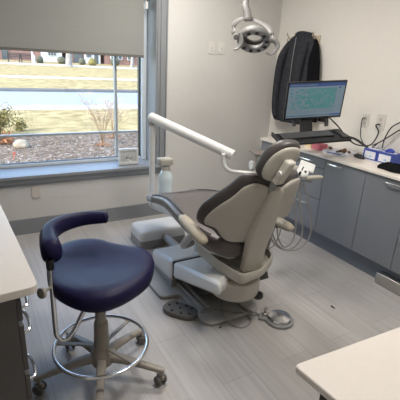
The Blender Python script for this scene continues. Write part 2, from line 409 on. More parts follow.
# ------------------------------------------------------------------ left counter
zc = .875
P1 = az(38.5, 285.5, zc); P2 = az(0, 203.5, zc); d = (P2-P1).normalized(); nrm = V((-d.y, d.x, 0))
far = P1+d*((WY-.03-P1.y)/d.y)
pl = [(P1.x, P1.y), (far.x, WY-.03), (LX+.005, WY-.03), (LX+.005, (P1+nrm*.7).y)]
b = nb(); prism(b, rpoly(pl, [.035, .003, .003, .003]), zc-.03, zc)
tag(fin('counter_top', b, ['top2'], bev=.003), 'cream counter top on dark cabinet at the left edge', 'worktop')
t = thing('drawer_cabinet', 'dark grey drawer cabinet under the left counter, chrome side handles', 'cabinet', (-.2, 1.5, 0))
CO = .055
def lp(s, o): q = P1+d*s+nrm*o; return (q.x, q.y)
b = nb(); prism(b, [lp(.02, CO+.018), lp(2.3, CO+.018), (LX+.01, lp(2.3, .05)[1]), (LX+.01, lp(.02, .6)[1])], 0.002, zc-.031); fin('cabinet_body', b, 'lcab', t)
for i, (za, zb) in enumerate(((.10, .51), (.53, .72), (.74, .82))):
    for j in range(4):
        s0 = .025+j*.55
        b = nb(); prism(b, [lp(s0, CO), lp(s0+.54, CO), lp(s0+.54, CO+.017), lp(s0, CO+.017)], za, zb); dr = fin('drawer', b, 'lcab', t, bev=.002)
        b = nb(); pp = []
        for ss, oo in ((.0, CO+.002), (.008, CO-.020), (.05, CO-.028), (.09, CO-.028), (.132, CO-.020), (.14, CO+.002)):
            q = lp(s0+.03+ss, oo); pp.append((q[0], q[1], zb-.05))
        tube(b, pp, .006, 8, sm=4); fin('handle', b, 'chrome', dr)

# ------------------------------------------------------------------ right desk (foreground)
zd = .74
D1 = az(293.5, 364.8, zd); D2 = az(400, 326.5, zd); D3 = az(336, 400, zd)
b = nb(); xr = 1.75; slope = (D2.y-D1.y)/(D2.x-D1.x)
pl = [(D1.x, D1.y), (xr, D1.y+slope*(xr-D1.x)), (xr, -.35), (D1.x+(D3.x-D1.x)/(D3.y-D1.y)*(-.35-D1.y), -.35)]
prism(b, rpoly(pl, [.022, .03, .03, .03], 6), zd-.024, zd)
tag_t = thing('desk', 'cream topped desk with black legs in the bottom right foreground', 'desk', (1.2, .2, 0))
fin('desk_top', b, 'top2', tag_t, bev=.004)
for lx, ly in ((.835, .585), (1.68, .56), (.835, -.28), (1.68, -.28)):
    b = nb(); box(b, lx-.022, lx+.022, ly-.022, ly+.022, .001, zd-.025); fin('leg', b, 'black', tag_t, bev=.003)
b = nb(); box(b, .86, 1.655, .572, .592, zd-.085, zd-.03); box(b, .86, 1.655, -.29, -.27, zd-.085, zd-.03); box(b, .827, .845, -.258, .563, zd-.085, zd-.03)
fin('desk_frame', b, 'black', tag_t)

# ------------------------------------------------------------------ stool
SC = V((.422, 1.665, 0))
st = thing('dental_stool', 'navy vinyl stool with curved arm support and chrome foot ring', 'stool', SC)
angs = [-37, 29, 110, 175, 251]
b = nb(); lathe(b, [(.03, .085), (.055, .09), (.058, .15), (.044, .17), (.038, .19)], SC); hub = fin('base_hub', b, 'stoolp', st)
for a in angs:
    a = math.radians(a); dr = V((math.cos(a), math.sin(a), 0)); sd = V((-dr.y, dr.x, 0))
    b = nb(); rings = []
    for s, z, hw, hh in ((.04, .128, .026, .024), (.12, .125, .023, .021), (.22, .108, .019, .016), (.315, .09, .018, .013), (.337, .088, .012, .011)):
        c = SC+dr*s+V((0, 0, z)); rings.append([c+sd*hw*math.copysign(abs(math.cos(q))**.6, math.cos(q))+V((0, 0, hh*math.copysign(abs(math.sin(q))**.6, math.sin(q)))) for q in [2*PI*j/14 for j in range(14)]])
    loft(b, rings); lg = fin('leg', b, 'stoolp', st)
    c = SC+dr*.315; wa = sd*.8+dr*.6; wa.normalize(); 
    b = nb(); lathe(b, [(.010, .045), (.010, .082)], c, seg=12)
    obox(b, c+V((0, 0, .046)), wa, wa.cross(V((0, 0, 1))), V((0, 0, 1)), .014, .05, .022); cs = fin('caster', b, 'stoolp', st, bev=.003)
    b = nb()
    for sgn in (-1, 1):
        q = c+wa*(.018*sgn)
        lathe(b, [(.004, -.010), (.022, -.010), (.0265, -.005), (.0265, .005), (.022, .010), (.004, .010)], q+V((0, 0, .0275)), wa, 20)
    fin('wheel', b, 'pedal', cs)
b = nb(); lathe(b, [(.038, .16), (.040, .20), (.036, .33), (.033, .345), (.028, .35), (.027, .46), (.022, .47), (.022, .515)], SC); fin('column', b, 'stoolp', st)
b = nb(); tube(b, [SC+V((.235*math.cos(q), .235*math.sin(q), .205)) for q in [2*PI*j/56 for j in range(56)]], .0095, 10, closed=True); fr = fin('foot_ring', b, 'chrome', st)
for a in (-62, 35, 152):
    a = math.radians(a); dr = V((math.cos(a), math.sin(a), 0)); sd = V((-dr.y, dr.x, 0))
    b = nb(); obox(b, SC+dr*.132+V((0, 0, .198)), dr, sd, V((0, 0, 1)), .205, .022, .007); fin('ring_spoke', b, 'stoolp', fr, bev=.001)
# seat
zs = .565
op = [(47, 276), (49, 263), (58, 253), (73, 247.5), (93, 245.5), (112, 249), (128, 252), (146, 256), (154, 265), (152, 279), (143, 290), (124, 302), (104, 309), (83, 309), (62, 301), (50, 290)]
ol = [az(x, y, zs) for x, y in op]; ol = [V((p.x, p.y)) for p in ol]
ol = [V((p.x, p.y)) for p in smoothpath([(p.x, p.y, 0) for p in ol], 4, True)]
sc0 = sum(ol, V((0, 0)))/len(ol)
def seatfn(u, v, d_):
    r = (V((u, v))-sc0).length
    return V((u, v, zs+d_+ (.035*min(1, (r/.27)**2)-.015 if d_ > 0 else .005)))
b = nb(); pillow(b, ol, .085, seatfn, crown=.10, n=56); fin('seat', b, 'navy', st, angle=60)
b = nb(); obox(b, (SC.x+.01, SC.y+.02, .512), (1, 0, 0), (0, 1, 0), (0, 0, 1), .24, .2, .014); fin('seat_plate', b, 'black', st, bev=.003)
PO = az(51, 275, .66)
b = nb(); tube(b, [(PO.x, PO.y, .74), (PO.x, PO.y, .60), (PO.x, PO.y, .38), (PO.x+.004, PO.y-.002, .325), (PO.x+.03, PO.y-.01, .295), (PO.x+.075, PO.y-.012, .325), (SC.x-.07, SC.y-.01, .46), (SC.x-.03, SC.y, .505)], .0125, 12, sm=5)
fin('support_post', b, 'chrome', st)
b = nb(); lathe(b, [(.016, 0), (.018, .008), (.018, .04), (.015, .05)], (PO.x, PO.y, .69)); fin('post_collar', b, 'black', st)
kn = az(42, 293, .60)
b = nb(); tube(b, [(PO.x, PO.y, .60), (kn.x+.01, kn.y, .605)], .007, 8); lathe(b, [(.01, -.008), (.024, -.006), (.026, 0), (.024, .008), (.01, .011)], (kn.x, kn.y, .60), (-.8, -.5, .2)); fin('clamp_knob', b, 'stoolp', st)
# arm pad
pp = [az(53, 255, .755), az(49.5, 244, .765), az(49, 235, .775), az(55, 228, .78), az(67, 222.5, .78), az(84, 218.5, .78), az(100, 217.5, .78), az(108.5, 217.5, .78)]
path = smoothpath(pp, 6); n = len(path); rings = []
for i, p in enumerate(path):
    s = i/(n-1); tdir = (path[min(i+1, n-1)]-path[max(i-1, 0)]).normalized(); sd = V((-tdir.y, tdir.x, 0)).normalized()
    e = min(1, math.sqrt(max(0, 1-(1-min(1, s/.10))**2))+.12)*min(1, math.sqrt(max(0, 1-(1-min(1, (1-s)/.10))**2))+.12)
    hh = (.060-.030*s)*e; hw = (.050-.026*min(1, s*1.5))*e
    rings.append([p+sd*hw*math.copysign(abs(math.cos(q))**.8, math.cos(q))+V((0, 0, hh*math.copysign(abs(math.sin(q))**.8, math.sin(q)))) for q in [2*PI*j/20 for j in range(20)]])
b = nb(); loft(b, rings); fin('arm_pad', b, 'navy', st, angle=70)

# ------------------------------------------------------------------ dental chair
CH = V((1.38, 1.78, 0))
ch = thing('dental_chair', 'reclined grey dental chair with beige shell back and white base', 'dental chair', CH)
# floor plate
zpl = .028
pts = [(1.12, 1.80), (1.16, 1.755), (1.52, 1.755), (1.56, 1.80), (1.60, 2.15), (1.78, 2.18), (1.79, 2.80), (1.70, 2.90), (1.06, 2.90), (.965, 2.80), (.985, 2.175), (1.13, 2.15)]
b = nb(); prism(b, rpoly(pts, .035, 4), .001, zpl); fin('floor_plate', b, 'plate', ch, bev=.006)
b = nb()
for x in (1.17, 1.215, 1.54, 1.585): box(b, x-.014, x+.014, 1.90, 2.72, zpl, zpl+.022)
fin('guide_rail', b, 'plate', ch, bev=.006)
# lift housing (side profile extruded with rounded edges)
def yprism(bm, prof, x0, x1):   # prof in (y,z)
    loft(bm, [[V((x, y, z)) for y, z in prof] for x in (x0, x1)])
b = nb(); yprism(b, [(2.66, .03), (2.66, .135), (2.63, .165), (2.30, .235), (2.262, .236), (2.262, .03)], 1.11, 1.65); fin('base_housing', b, 'white', ch, bev=.028)
b = nb(); yprism(b, [(2.665, .029), (2.665, .062), (2.262, .09), (2.262, .029)], 1.106, 1.654); fin('housing_skirt', b, 'plate', ch, bev=.004)
b = nb(); rr = []
for x in (1.11, 1.25, 1.40, 1.52, 1.62):
    e = (x-1.11)*.75
    rr.append([V((x, y+(e if y < 2 else 0), z-(e*.27 if y < 2 else 0))) for y, z in [(2.255, .105), (2.255, .236), (1.66, .400), (1.63, .395), (1.625, .318), (1.66, .305)]])
loft(b, rr); fin('lift_cover', b, 'white', ch, bev=.022)
b = nb(); box(b, 1.113, 1.647, 2.2556, 2.2615, .10, .2375); fin('gap_shade_strip', b, 'dark', ch)  # dark strip filling the gap between the covers, standing in for its shade
b = nb(); yprism(b, [(2.30, .04), (2.30, .2), (1.72, .34), (1.70, .30), (2.05, .04)], 1.22, 1.54); fin('lift_arm', b, 'plated', ch)
# turntable
tc = V((1.335, 1.795, 0))
b = nb(); lathe(b, [(.13, .215), (.155, .22), (.162, .235), (.162, .335), (.15, .345)], tc, seg=40); fin('turntable', b, 'beige', ch)
b = nb(); lathe(b, [(.03, 0), (.035, .01), (.03, .03)], (1.44, 1.67, .20), seg=14); fin('release_button', b, 'black', ch)
# saucer (seat support)
fp = rpoly([(1.19, 2.0), (1.195, 1.80), (1.24, 1.59), (1.43, 1.625), (1.60, 1.73), (1.62, 2.0), (1.56, 2.10), (1.20, 2.10)], [.05, .08, .05, .05, .07, .08, .05, .05], 5)
b = nb(); rings = []; fx, fy_ = 1.385, 1.83
for z, k in ((.33, .62), (.34, .72), (.36, .86), (.38, .96), (.395, 1), (.434, 1.0), (.44, .985), (.437, .93), (.41, .90), (.405, .5)):
    rings.append([V((fx+(x-fx)*k, fy_+(y-fy_)*k, z+(.02*max(0, (y-1.65)/.3)+.012*abs(x-fx)/.25 if z > .38 and k > .9 else 0))) for x, y in fp])
loft(b, rings); fin('seat_support', b, 'beige', ch, angle=50)
# seat / legrest upholstery lofted along y
def selr(cx, y, z, hw, ht, tilt=0, n=28, p=3.2):
    r = []
    for j in range(n):
        q = 2*PI*j/n; c_, s_ = math.cos(q), math.sin(q)
        u = hw*math.copysign(abs(c_)**(2/p), c_); v = ht*math.copysign(abs(s_)**(2/p), s_)
        side = .018*(abs(u)/hw)**2 if v > 0 else 0
        r.append(V((cx+u, y-v*math.sin(tilt), z+v*math.cos(tilt)+side)))
    return r
secs = [(1.705, .545, .08, .02), (1.715, .545, .13, .045), (1.75, .547, .185, .062), (1.84, .555, .24, .066), (1.97, .58, .28, .058), (2.15, .598, .28, .055), (2.32, .612, .268, .052), (2.46, .607, .25, .048), (2.60, .582, .235, .042), (2.75, .546, .225, .036), (2.88, .512, .215, .030), (2.915, .502, .20, .026), (2.93, .498, .17, .016)]
b = nb(); rr = []
P = smoothpath([(s[0], s[1], 0) for s in secs], 2); W_ = smoothpath([(s[2], s[3], 0) for s in secs], 2)
for p, q in zip(P, W_): rr.append(selr(1.375, p.x, p.y, q.x, q.y))
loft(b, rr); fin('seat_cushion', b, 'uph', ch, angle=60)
b = nb(); rr = []
for y, z, hw, ht in ((1.78, .475, .12, .02), (1.9, .49, .21, .025), (2.1, .535, .24, .025), (2.35, .55, .225, .022), (2.6, .525, .205, .02), (2.8, .48, .19, .018), (2.88, .458, .17, .012)):
    rr.append(selr(1.375, y, z, hw, ht, p=4))
loft(b, rr); fin('seat_shell', b, 'white', ch)
for sx in (-1, 1):
    b = nb(); tube(b, [V((1.375+sx*q.x*.90, p.x, p.y+q.y*.88+.012)) for p, q in list(zip(P, W_))[6:-4]], .005, 8); fin('piping', b, 'uphd', ch)
# toe cover (clear sleeve)
b = nb(); rr = []
for y, z, hw, ht in ((2.76, .546, .230, .041), (2.88, .514, .221, .036), (2.925, .502, .205, .031), (2.945, .497, .175, .02)):
    rr.append(selr(1.375, y, z, hw, ht))
loft(b, rr); fin('toe_cover', b, mat('toe_sleeve', (.36, .36, .38), .18), ch, angle=60)
# backrest frame mapping: u across, v along the back (z-like), d thickness toward the patient
KB = .30; cb, sb_ = math.cos(math.atan(KB)), math.sin(math.atan(KB))
def backfn(u, v, d_):
    dd = d_ + .14*(u/.32)**2 - .03*u/.3
    return V((1.38-.02*(v/.45)+u, 1.70-KB*v+dd*cb, .55+v+dd*sb_*.6))
shell = [(0, .425), (-.04, .445), (-.09, .460), (-.12, .452), (-.155, .425), (-.19, .365), (-.245, .29), (-.285, .215), (-.295, .155), (-.27, .142), (-.235, .135), (-.21, .095), (-.165, .055), (-.07, .055), (.03, .05), (.105, .06), (.10, .10), (.085, .145), (.10, .195), (.15, .215), (.235, .175), (.30, .155), (.335, .205), (.345, .28), (.325, .365), (.285, .42), (.23, .442), (.16, .452), (.11, .437), (.07, .42)]
cush = [(0, .478), (-.08, .500), (-.15, .480), (-.20, .405), (-.26, .325), (-.305, .235), (-.312, .145), (-.28, .118), (-.235, .105), (-.20, .065), (-.15, .03), (-.06, .02), (.05, .02), (.105, .05), (.09, .11), (.08, .15), (.10, .19), (.155, .205), (.24, .16), (.31, .14), (.348, .205), (.360, .29), (.342, .38), (.295, .445), (.23, .475), (.15, .488), (.07, .474)]
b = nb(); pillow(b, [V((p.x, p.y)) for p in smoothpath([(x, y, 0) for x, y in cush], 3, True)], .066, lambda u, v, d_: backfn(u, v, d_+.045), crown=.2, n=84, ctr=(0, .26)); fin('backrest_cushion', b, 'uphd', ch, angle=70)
b = nb(); pillow(b, [V((p.x, p.y)) for p in smoothpath([(x, y, 0) for x, y in shell], 3, True)], .026, lambda u, v, d_: backfn(u, v, d_), crown=.1, n=84, ctr=(0, .26)); fin('backrest_shell', b, 'beige', ch, angle=70)
# raised spine bracket down the back of the shell to the seat support
b = nb(); rr = []
for v, uc, hw, d_ in ((-.125, -.008, .076, -.075), (-.07, -.004, .074, -.062), (.0, -.002, .074, -.050), (.06, .0, .078, -.046), (.14, .01, .084, -.040), (.25, .02, .076, -.036), (.35, .03, .062, -.030), (.41, .035, .052, -.026), (.422, .035, .048, -.018)):
    p = backfn(0, v, d_)+V((uc, 0, 0))
    rr.append([p+V((-hw, .012, 0)), p+V((-hw*.86, 0, 0)), p+V((hw*.86, 0, 0)), p+V((hw, .012, 0)), p+V((hw, .045, .01)), p+V((-hw, .045, .01))])
loft(b, rr); fin('back_bracket', b, 'beige', ch, bev=.008)
# headrest
hb = backfn(0, .445, .0)
b = nb(); c1 = backfn(0, .40, -.012); c2 = c1+V((-.005, -.035, .14)); obox(b, (c1+c2)/2, (1, 0, 0), (c2-c1), (0, 1, .3), .045, (c2-c1).length, .014); fin('headrest_stem', b, 'grey', ch, bev=.003)
HO = V((1.330, 1.535, 1.005)); KH = .30
lean = -.10
def headfn(u, v, d_):
    wing = .022*(u/.115)**2
    return HO+V((u*.86+v*.27-.012, -KH*v+(d_+wing)*.96-.05*u/.1*.2, v+(d_+wing)*.28))
ho = [(-.045, .035), (.06, .028), (.095, .075), (.118, .15), (.112, .205), (.07, .245), (0, .258), (-.06, .245), (-.105, .195), (-.118, .12), (-.10, .06)]
ho = [(p.x, p.y) for p in smoothpath([(x, y, 0) for x, y in ho], 4, True)]
hr = None
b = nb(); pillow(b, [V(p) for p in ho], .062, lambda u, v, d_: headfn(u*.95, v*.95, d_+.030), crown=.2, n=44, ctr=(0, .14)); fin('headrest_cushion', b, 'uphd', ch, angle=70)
b = nb(); pillow(b, [V(p) for p in ho], .024, lambda u, v, d_: headfn(u*.86, (v-.14)*.83+.125, d_-.004), crown=.1, n=44, ctr=(0, .14)); fin('headrest_shell', b, 'beige', ch, angle=70)
b = nb(); hc = headfn(-.004, .105, -.040); obox(b, hc, (1, 0, 0), (.34, -KH, 1), (0, .96, .28), .052, .135, .044); hx = fin('headrest_bracket', b, mat('bracket_cream', (.58, .555, .50), .4), ch, bev=.009)
b = nb(); lathe(b, [(.014, 0), (.016, .008), (.012, .014)], headfn(-.030, .100, -.046), (-1, -.3, 0), 16); fin('headrest_knob', b, 'white', hx)
# armrests
def armrest(A, B, side):
    A, B = V(A), V(B)
    b = nb(); pts = [A.lerp(B, q) for q in (0, .05, .2, .5, .8, .95, 1)]
    tube(b, pts, [.016, .030, .038, .041, .039, .030, .014], 16, flat=(.75, 1.0)); fin('armrest_pad', b, 'armp', ch, angle=70)
    b = nb(); tube(b, [A.lerp(B, .55)+V((0, 0, -.02)), (A.x-.01*side, 1.95, .56), (A.x-.03*side, 2.04, .475), (1.375+side*.20, 2.10, .45)], [.022, .022, .024, .024], 12, sm=4); fin('armrest_support', b, 'plate', ch)
armrest((1.05, 2.03, .690), (1.054, 1.73, .635), -1); armrest((1.69, 1.97, .625), (1.69, 1.70, .625), 1)
# ---------------- utility box on floor with pipe to the chair
ub = thing('utility_box', 'white low floor box with grey skirt beyond the chair foot', 'floor box', (1.36, 3.1, 0))
rp = rpoly([(1.135, 2.965), (1.60, 2.965), (1.60, 3.26), (1.135, 3.26)], .05, 5)
b = nb(); prism(b, rp, .002, .075); fin('box_skirt', b, 'plate', ub, bev=.004)
b = nb(); cx_, cy_ = 1.3675, 3.11
rings = []
for z, s in ((.076, .995), (.13, .985), (.152, .95), (.163, .88), (.168, .6), (.17, .1)): rings.append([V((cx_+(x-cx_)*s, cy_+(y-cy_)*s, z)) for x, y in rp])
loft(b, rings); fin('box_cover', b, 'white', ub)
b = nb(); tube(b, [(1.38, 2.98, .085), (1.38, 2.66, .085)], .038, 18); fin('conduit_pipe', b, 'plate', ub)

# ---------------- delivery unit
du = thing('delivery_unit', 'white dental instrument arm on a post behind the chair foot', 'delivery unit', (1.25, 2.98, .42))
pt = ay(152.5, 119, 3.0); pb = ay(154, 200, 3.0)
b = nb(); tube(b, [(pt.x, 3.0, pt.z-.01), (pt.x, 3.0, .40)], .024, 18); fin('post', b, 'white', du)
b = nb(); tube(b, [(pt.x, 3.0, .41), (pt.x+.03, 2.97, .395), (1.38, 2.62, .40), (1.38, 2.42, .40), (1.38, 2.38, .34), (1.38, 2.38, .20)], .026, 14, sm=4); fin('mounting_arm', b, 'white', du)
e0 = ay(151, 117.2, 3.0); e1 = ay(233.5, 155.5, 2.42); dv = (e1-e0).normalized()
b = nb(); tube(b, [e0-dv*.012, e0-dv*.006, e0, e1-dv*.01, e1], [.03, .037, .040, .040, .036], 24); fin('spring_arm', b, 'white', du, angle=50)
b = nb(); lathe(b, [(.03, 0), (.03, .03)], e0+V((0, 0, -.065)), seg=20); fin('arm_pivot', b, 'plate', du)
g0 = ay(223.5, 154, 2.44); gp = [g0, ay(223.5, 161, 2.44), ay(226, 168, 2.42), ay(233, 171.5, 2.40), ay(254, 173.5, 2.32), ay(262, 174, 2.28)]
b = nb(); tube(b, gp, .016, 14, sm=5); fin('swing_arm', b, 'white', du)
# column & head
q = ay(256.5, 165, 2.32); b = nb(); tube(b, [(q.x, 2.32, q.z-.08), (q.x, 2.32, q.z+.075)], .016, 14); lathe(b, [(.01, -.02), (.036, -.018), (.036, -.008), (.012, 0)], (q.x, 2.32, q.z+.09), seg=20); fin('head_post', b, 'white', du)
b = nb(); lathe(b, [(.02, -.02), (.035, -.02), (.035, .03), (.02, .035)], ay(253, 165, 2.34), (1, -.2, 0), 18); fin('post_knob', b, 'white', du)
hh = V((q.x+.14, 2.24, q.z-.02))
b = nb(); obox(b, hh, (1, -.1, 0), (.1, 1, 0), (0, 0, 1), .28, .22, .075); hd = fin('control_head', b, 'beige', du, bev=.02)
b = nb(); t0 = ay(254, 153, 2.32); t1 = ay(270, 153, 2.2); obox(b, (t0+t1)/2, t1-t0, (.3, 1, 0), (0, 0, 1), (t1-t0).length+.03, .15, .014); fin('tray', b, mat('tray_taupe', (.15, .13, .115), .5), du, bev=.003)
# white instrument tray panel and holder
tn_ = (V((-.25, -.55, .8))).normalized(); tu_ = (Rt*.85-Up*.45); tu_ = (tu_-tn_*tu_.dot(tn_)).normalized(); tv_ = tn_.cross(tu_)
b = nb(); obox(b, ay(307, 166.5, 2.05), tu_, tv_, tn_, .115, .085, .014); fin('side_tray', b, 'white', du, bev=.006)
b = nb(); hc = ay(302.5, 172.5, 1.98); lathe(b, [(.02, -.03), (.040, -.022), (.044, -.01), (.044, .006), (.036, .014), (.004, .016)], hc, tn_, 24); ho_ = fin('instrument_holder', b, 'white', du)
for dx, dy in ((-2.6, 1.0), (2.6, .2)):
    c_ = ay(302.5+dx, 172.3+dy, 1.965); b = nb(); lathe(b, [(.009, -.02), (.010, .006), (.007, .012), (.006, .016)], c_, tn_, 14); fin('instrument', b, 'dark', ho_)
b = nb(); tube(b, [ay(302, 170, 1.96), ay(303.5, 167, 1.97)], .005, 8); fin('instrument', b, 'dark', ho_)
b = nb(); tube(b, [ay(305, 178.5, 1.98), ay(308, 178, 1.98), ay(319, 177.3, 1.98), ay(322, 177.3, 1.98)], [.012, .018, .017, .012], 12); fin('handle', b, 'beige', du)
b = nb(); tube(b, [ay(302, 181, 1.98), ay(309, 181.5, 1.98), ay(311, 182.3, 1.98)], .006, 8); fin('instrument', b, 'grey', du)
HY = 2.0
for hp in ([(300, 181), (300, 205), (302.5, 225), (301, 238), (294, 247), (284, 249), (276, 242), (272, 228), (276, 200)],
           [(303, 182), (308, 200), (311, 222), (309, 238), (300, 248), (288, 250), (277, 246), (270, 234), (272, 215)],
           [(296, 182), (294, 200), (296, 222), (293, 240), (285, 247), (279, 240), (277, 225), (280, 200)],
           [(290, 182), (286, 205), (282, 225), (277, 240), (270, 248), (266, 240), (265, 230), (268, 205)],
           [(285, 182), (280, 210), (272, 235), (268, 247), (263, 244), (262, 232), (264, 210)]):
    b = nb(); k_ = len(hp)
    tube(b, [ay(x, y, HY+.05*i/k_-(.05 if i > k_/2 else 0)) for i, (x, y) in enumerate(hp)], .0062, 8, sm=5); fin('hose', b, 'hose', du)
# water bottle on the post
bq = ay(165.5, 186, 2.97)
def bz(y): return ay(163, y, 2.97).z
b = nb(); z0, z1 = bz(196), bz(169.5); H = z1-z0
lathe(b, [(.04, 0), (.058, .01), (.063, .03), (.058, H*.35), (.063, H*.62), (.060, H*.78), (.045, H*.9), (.034, H)], (bq.x, 2.97, z0), seg=28); wb = fin('water_bottle', b, 'liq', du)
b = nb(); lathe(b, [(.037, 0), (.040, .012), (.037, .035)], (bq.x, 2.97, z1-.008)); fin('bottle_cap', b, 'beige', wb)
zc_ = bz(161.5); b = nb(); obox(b, (bq.x-.01, 2.97, zc_), (1, 0, 0), (0, 1, 0), (0, 0, 1), .125, .09, .06); fin('bottle_mount', b, 'beige', du, bev=.012)

# ---------------- pedals
pc = az(180.5, 309, .03)
pd = thing('foot_switch', 'dark grey oval foot switch with raised buttons on the floor', 'foot pedal', (pc.x, pc.y, 0))
L0 = az(164, 304, .02); L1 = az(197, 314, .02); ua = (L1-L0); ua.z = 0; ln = ua.length; ua.normalize(); va = V((-ua.y, ua.x, 0))
def stad(hl, hw, n=32):
    o = []
    for j in range(n):
        q = 2*PI*j/n; c_, s_ = math.cos(q), math.sin(q)
        o.append((hl*math.copysign(abs(c_)**.75, c_), hw*math.copysign(abs(s_)**.75, s_)))
    return o
b = nb(); loft(b, [[V((pc.x, pc.y, z))+ua*x+va*y for x, y in stad(ln/2*s, .072*s)] for z, s in ((.001, .97), (.012, 1), (.026, 1), (.032, .95))]); fin('pedal_body', b, 'pedal', pd)
for u, v in ((-.7, .1), (-.38, .62), (.15, .66), (.55, .5), (-.35, -.6), (.2, -.6), (.62, -.35), (-.05, .1)):
    c_ = V((pc.x, pc.y, .031))+ua*(u*ln/2)+va*(v*.072); b = nb(); lathe(b, [(.009, 0), (.009, .004), (.006, .008)], c_, seg=12); fin('button', b, 'dark', pd)
dc = az(279.5, 317, .03)
fd = thing('foot_control', 'round chrome disc foot control on a grey base plate', 'foot pedal', (dc.x, dc.y, 0))
b = nb(); lathe(b, [(.09, .001), (.096, .004), (.096, .016), (.088, .022)], (dc.x, dc.y, 0), seg=40)
hq = az(263.5, 315, .02); obox(b, ((dc.x+hq.x)/2-.02, (dc.y+hq.y)/2+.01, .011), (dc.x-hq.x, dc.y-hq.y, 0), (-(dc.y-hq.y), dc.x-hq.x, 0), (0, 0, 1), .12, .07, .02); fin('base_plate', b, 'grey', fd, bev=.004)
b = nb(); lathe(b, [(.078, .024), (.080, .030), (.074, .038), (.04, .047), (.006, .051)], (dc.x, dc.y, 0), seg=14); fin('disc', b, 'satin', fd, angle=10)
b = nb(); hq = az(265, 314, .03); lathe(b, [(.016, -.012), (.018, 0), (.018, .016), (.009, .02), (.009, .045), (.014, .05), (.014, .058)], (hq.x, hq.y, .022), seg=16); fin('selector_knob', b, 'steel', fd)
def floor_cord(pts, r, name, m, label, z=.006):
    b = nb(); tube(b, [V((*az(x, y, zz).xy, zz)) for x, y, zz in [(p[0], p[1], p[2] if len(p) > 2 else z) for p in pts]], r, 8, sm=5)
    return tag(fin(name, b, m), label, 'cord')
floor_cord([(197, 313), (203, 312, .034), (215, 309.5, .036), (228, 311, .036), (239, 311.8, .036), (249, 316.5, .01), (250, 323), (241.5, 327.6), (230, 323.5, .012), (223.5, 314.5, .036), (222, 303, .036), (226, 294, .036)], .0045, 'looped_cord', 'grey', 'thin grey cord looping from the oval foot switch to the chair base')
floor_cord([(231, 296, .036), (237, 302, .036), (244, 308, .036), (252, 311.5, .036), (258, 314, .014), (263, 316.5, .012)], .008, 'foot_control_hose', 'grey', 'thick grey hose running from the chair base to the chrome disc')
for (x, y, dx, dy, lab) in ((333, 307, 2.2, 1.6, 'tiny black scrap alone on the open floor at right'), (220.5, 327, 1.2, -1, 'tiny black scrap on the floor just below the looped cord')):
    a = az(x-dx, y-dy, .006); c_ = az(x+dx, y+dy, .006); b = nb(); tube(b, [a, a.lerp(c_, .3), a.lerp(c_, .7), c_], [.002, .0055, .004, .0015], 8); tag(fin('floor_scrap', b, 'black'), lab, 'debris')

# ------------------------------------------------------------------ operating light
lc = EYE+ray(254, 40.5)/FPX*2.85
vv = (EYE-lc).normalized(); ln_ = (vv*.62+V((0, 0, -.80))).normalized(); lr = Rt-ln_*Rt.dot(ln_); lr.normalize(); lu = ln_.cross(lr)
if lu.z < 0: lu = -lu
ol_ = thing('operating_light', 'grey ring shaped dental operating light on a ceiling arm', 'lamp', (lc.x, lc.y, CZ))
PXM = 2.85/FPX
def lpnt(a, r, h): return lc+lr*(r*math.cos(a))+lu*(r*math.sin(a))+ln_*h
b = nb(); rings = []
for r_, h in ((.072, .012), (.118, .016), (.124, .006), (.120, -.016), (.075, -.020), (.068, -.005)): rings.append([lpnt(2*PI*j/40, r_, h) for j in range(40)])
loft(b, rings, closed=True); rg = fin('lamp_ring', b, 'lamp', ol_, angle=50)
b = nb(); rings = []
for r_, h in ((.076, .0125), (.114, .0165), (.114, .0185), (.076, .0145)): rings.append([lpnt(2*PI*j/40, r_, h) for j in range(40)])
loft(b, rings, closed=True); fin('lens_ring', b, 'lampd', rg, angle=30)
for k in range(10):
    a = 2*PI*k/10+.2; b = nb(); c_ = lpnt(a, .095, .0185); er = lr*math.cos(a)+lu*math.sin(a); et = -lr*math.sin(a)+lu*math.cos(a)
    obox(b, c_, er, et, ln_, .030, .026, .004); fin('lens', b, 'lens', rg, bev=.001)
b = nb(); rings = []
for r_, h in ((.060, -.050), (.090, -.058), (.108, -.045), (.110, -.02), (.098, -.02), (.094, -.038), (.066, -.04)): rings.append([lpnt(2*PI*j/40, r_, h) for j in range(40)])
loft(b, rings, closed=True); fin('lamp_housing', b, 'lamp', ol_, angle=50)
# yoke arc (flat band)
def lpx(x, y, dep=2.85): return EYE+ray(x, y)/FPX*dep
b = nb(); tube(b, [lpx(233.5, 33, 2.83), lpx(233, 27, 2.88), lpx(238, 20.5, 2.93), lpx(247, 18, 2.95), (lpx(258, 21, 2.93)), lpx(267, 26, 2.90), lpx(271.5, 33, 2.86), lpx(271, 39, 2.84)], .019, 12, sm=5, flat=(1, .22), upv=(ln_+V((0, 0, .2)))); fin('yoke', b, 'lamp', ol_, angle=50)
for side, pts in ((-1, [(239.5, 33), (241, 38), (240.5, 44), (237.5, 48.5), (233.5, 49.5)]), (1, [(269, 40), (275, 41), (277.5, 46), (275, 51), (270.5, 54.5), (266, 52.5)])):
    b = nb(); tube(b, [lpx(x, y, 2.78) for x, y in pts], [.012, .02, .019, .014, .010] if side < 0 else [.012, .019, .018, .015, .011, .007], 12, sm=5, flat=(1, .5)); fin('handle', b, 'lamp', ol_, angle=60)
b = nb(); j0 = lpx(236, 37, 2.8); lathe(b, [(.018, -.012), (.02, 0), (.016, .014)], j0, vv, 16); fin('pivot', b, 'lamp', ol_); b = nb(); j0 = lpx(270.5, 40, 2.8); lathe(b, [(.018, -.012), (.02, 0), (.016, .014)], j0, vv, 16); fin('pivot', b, 'lamp', ol_)
s1 = lpx(248, 19.5, 2.93); s2 = lpx(246.5, 0, 2.93); s3 = V((s2.x-.01, s2.y, CZ-.02))
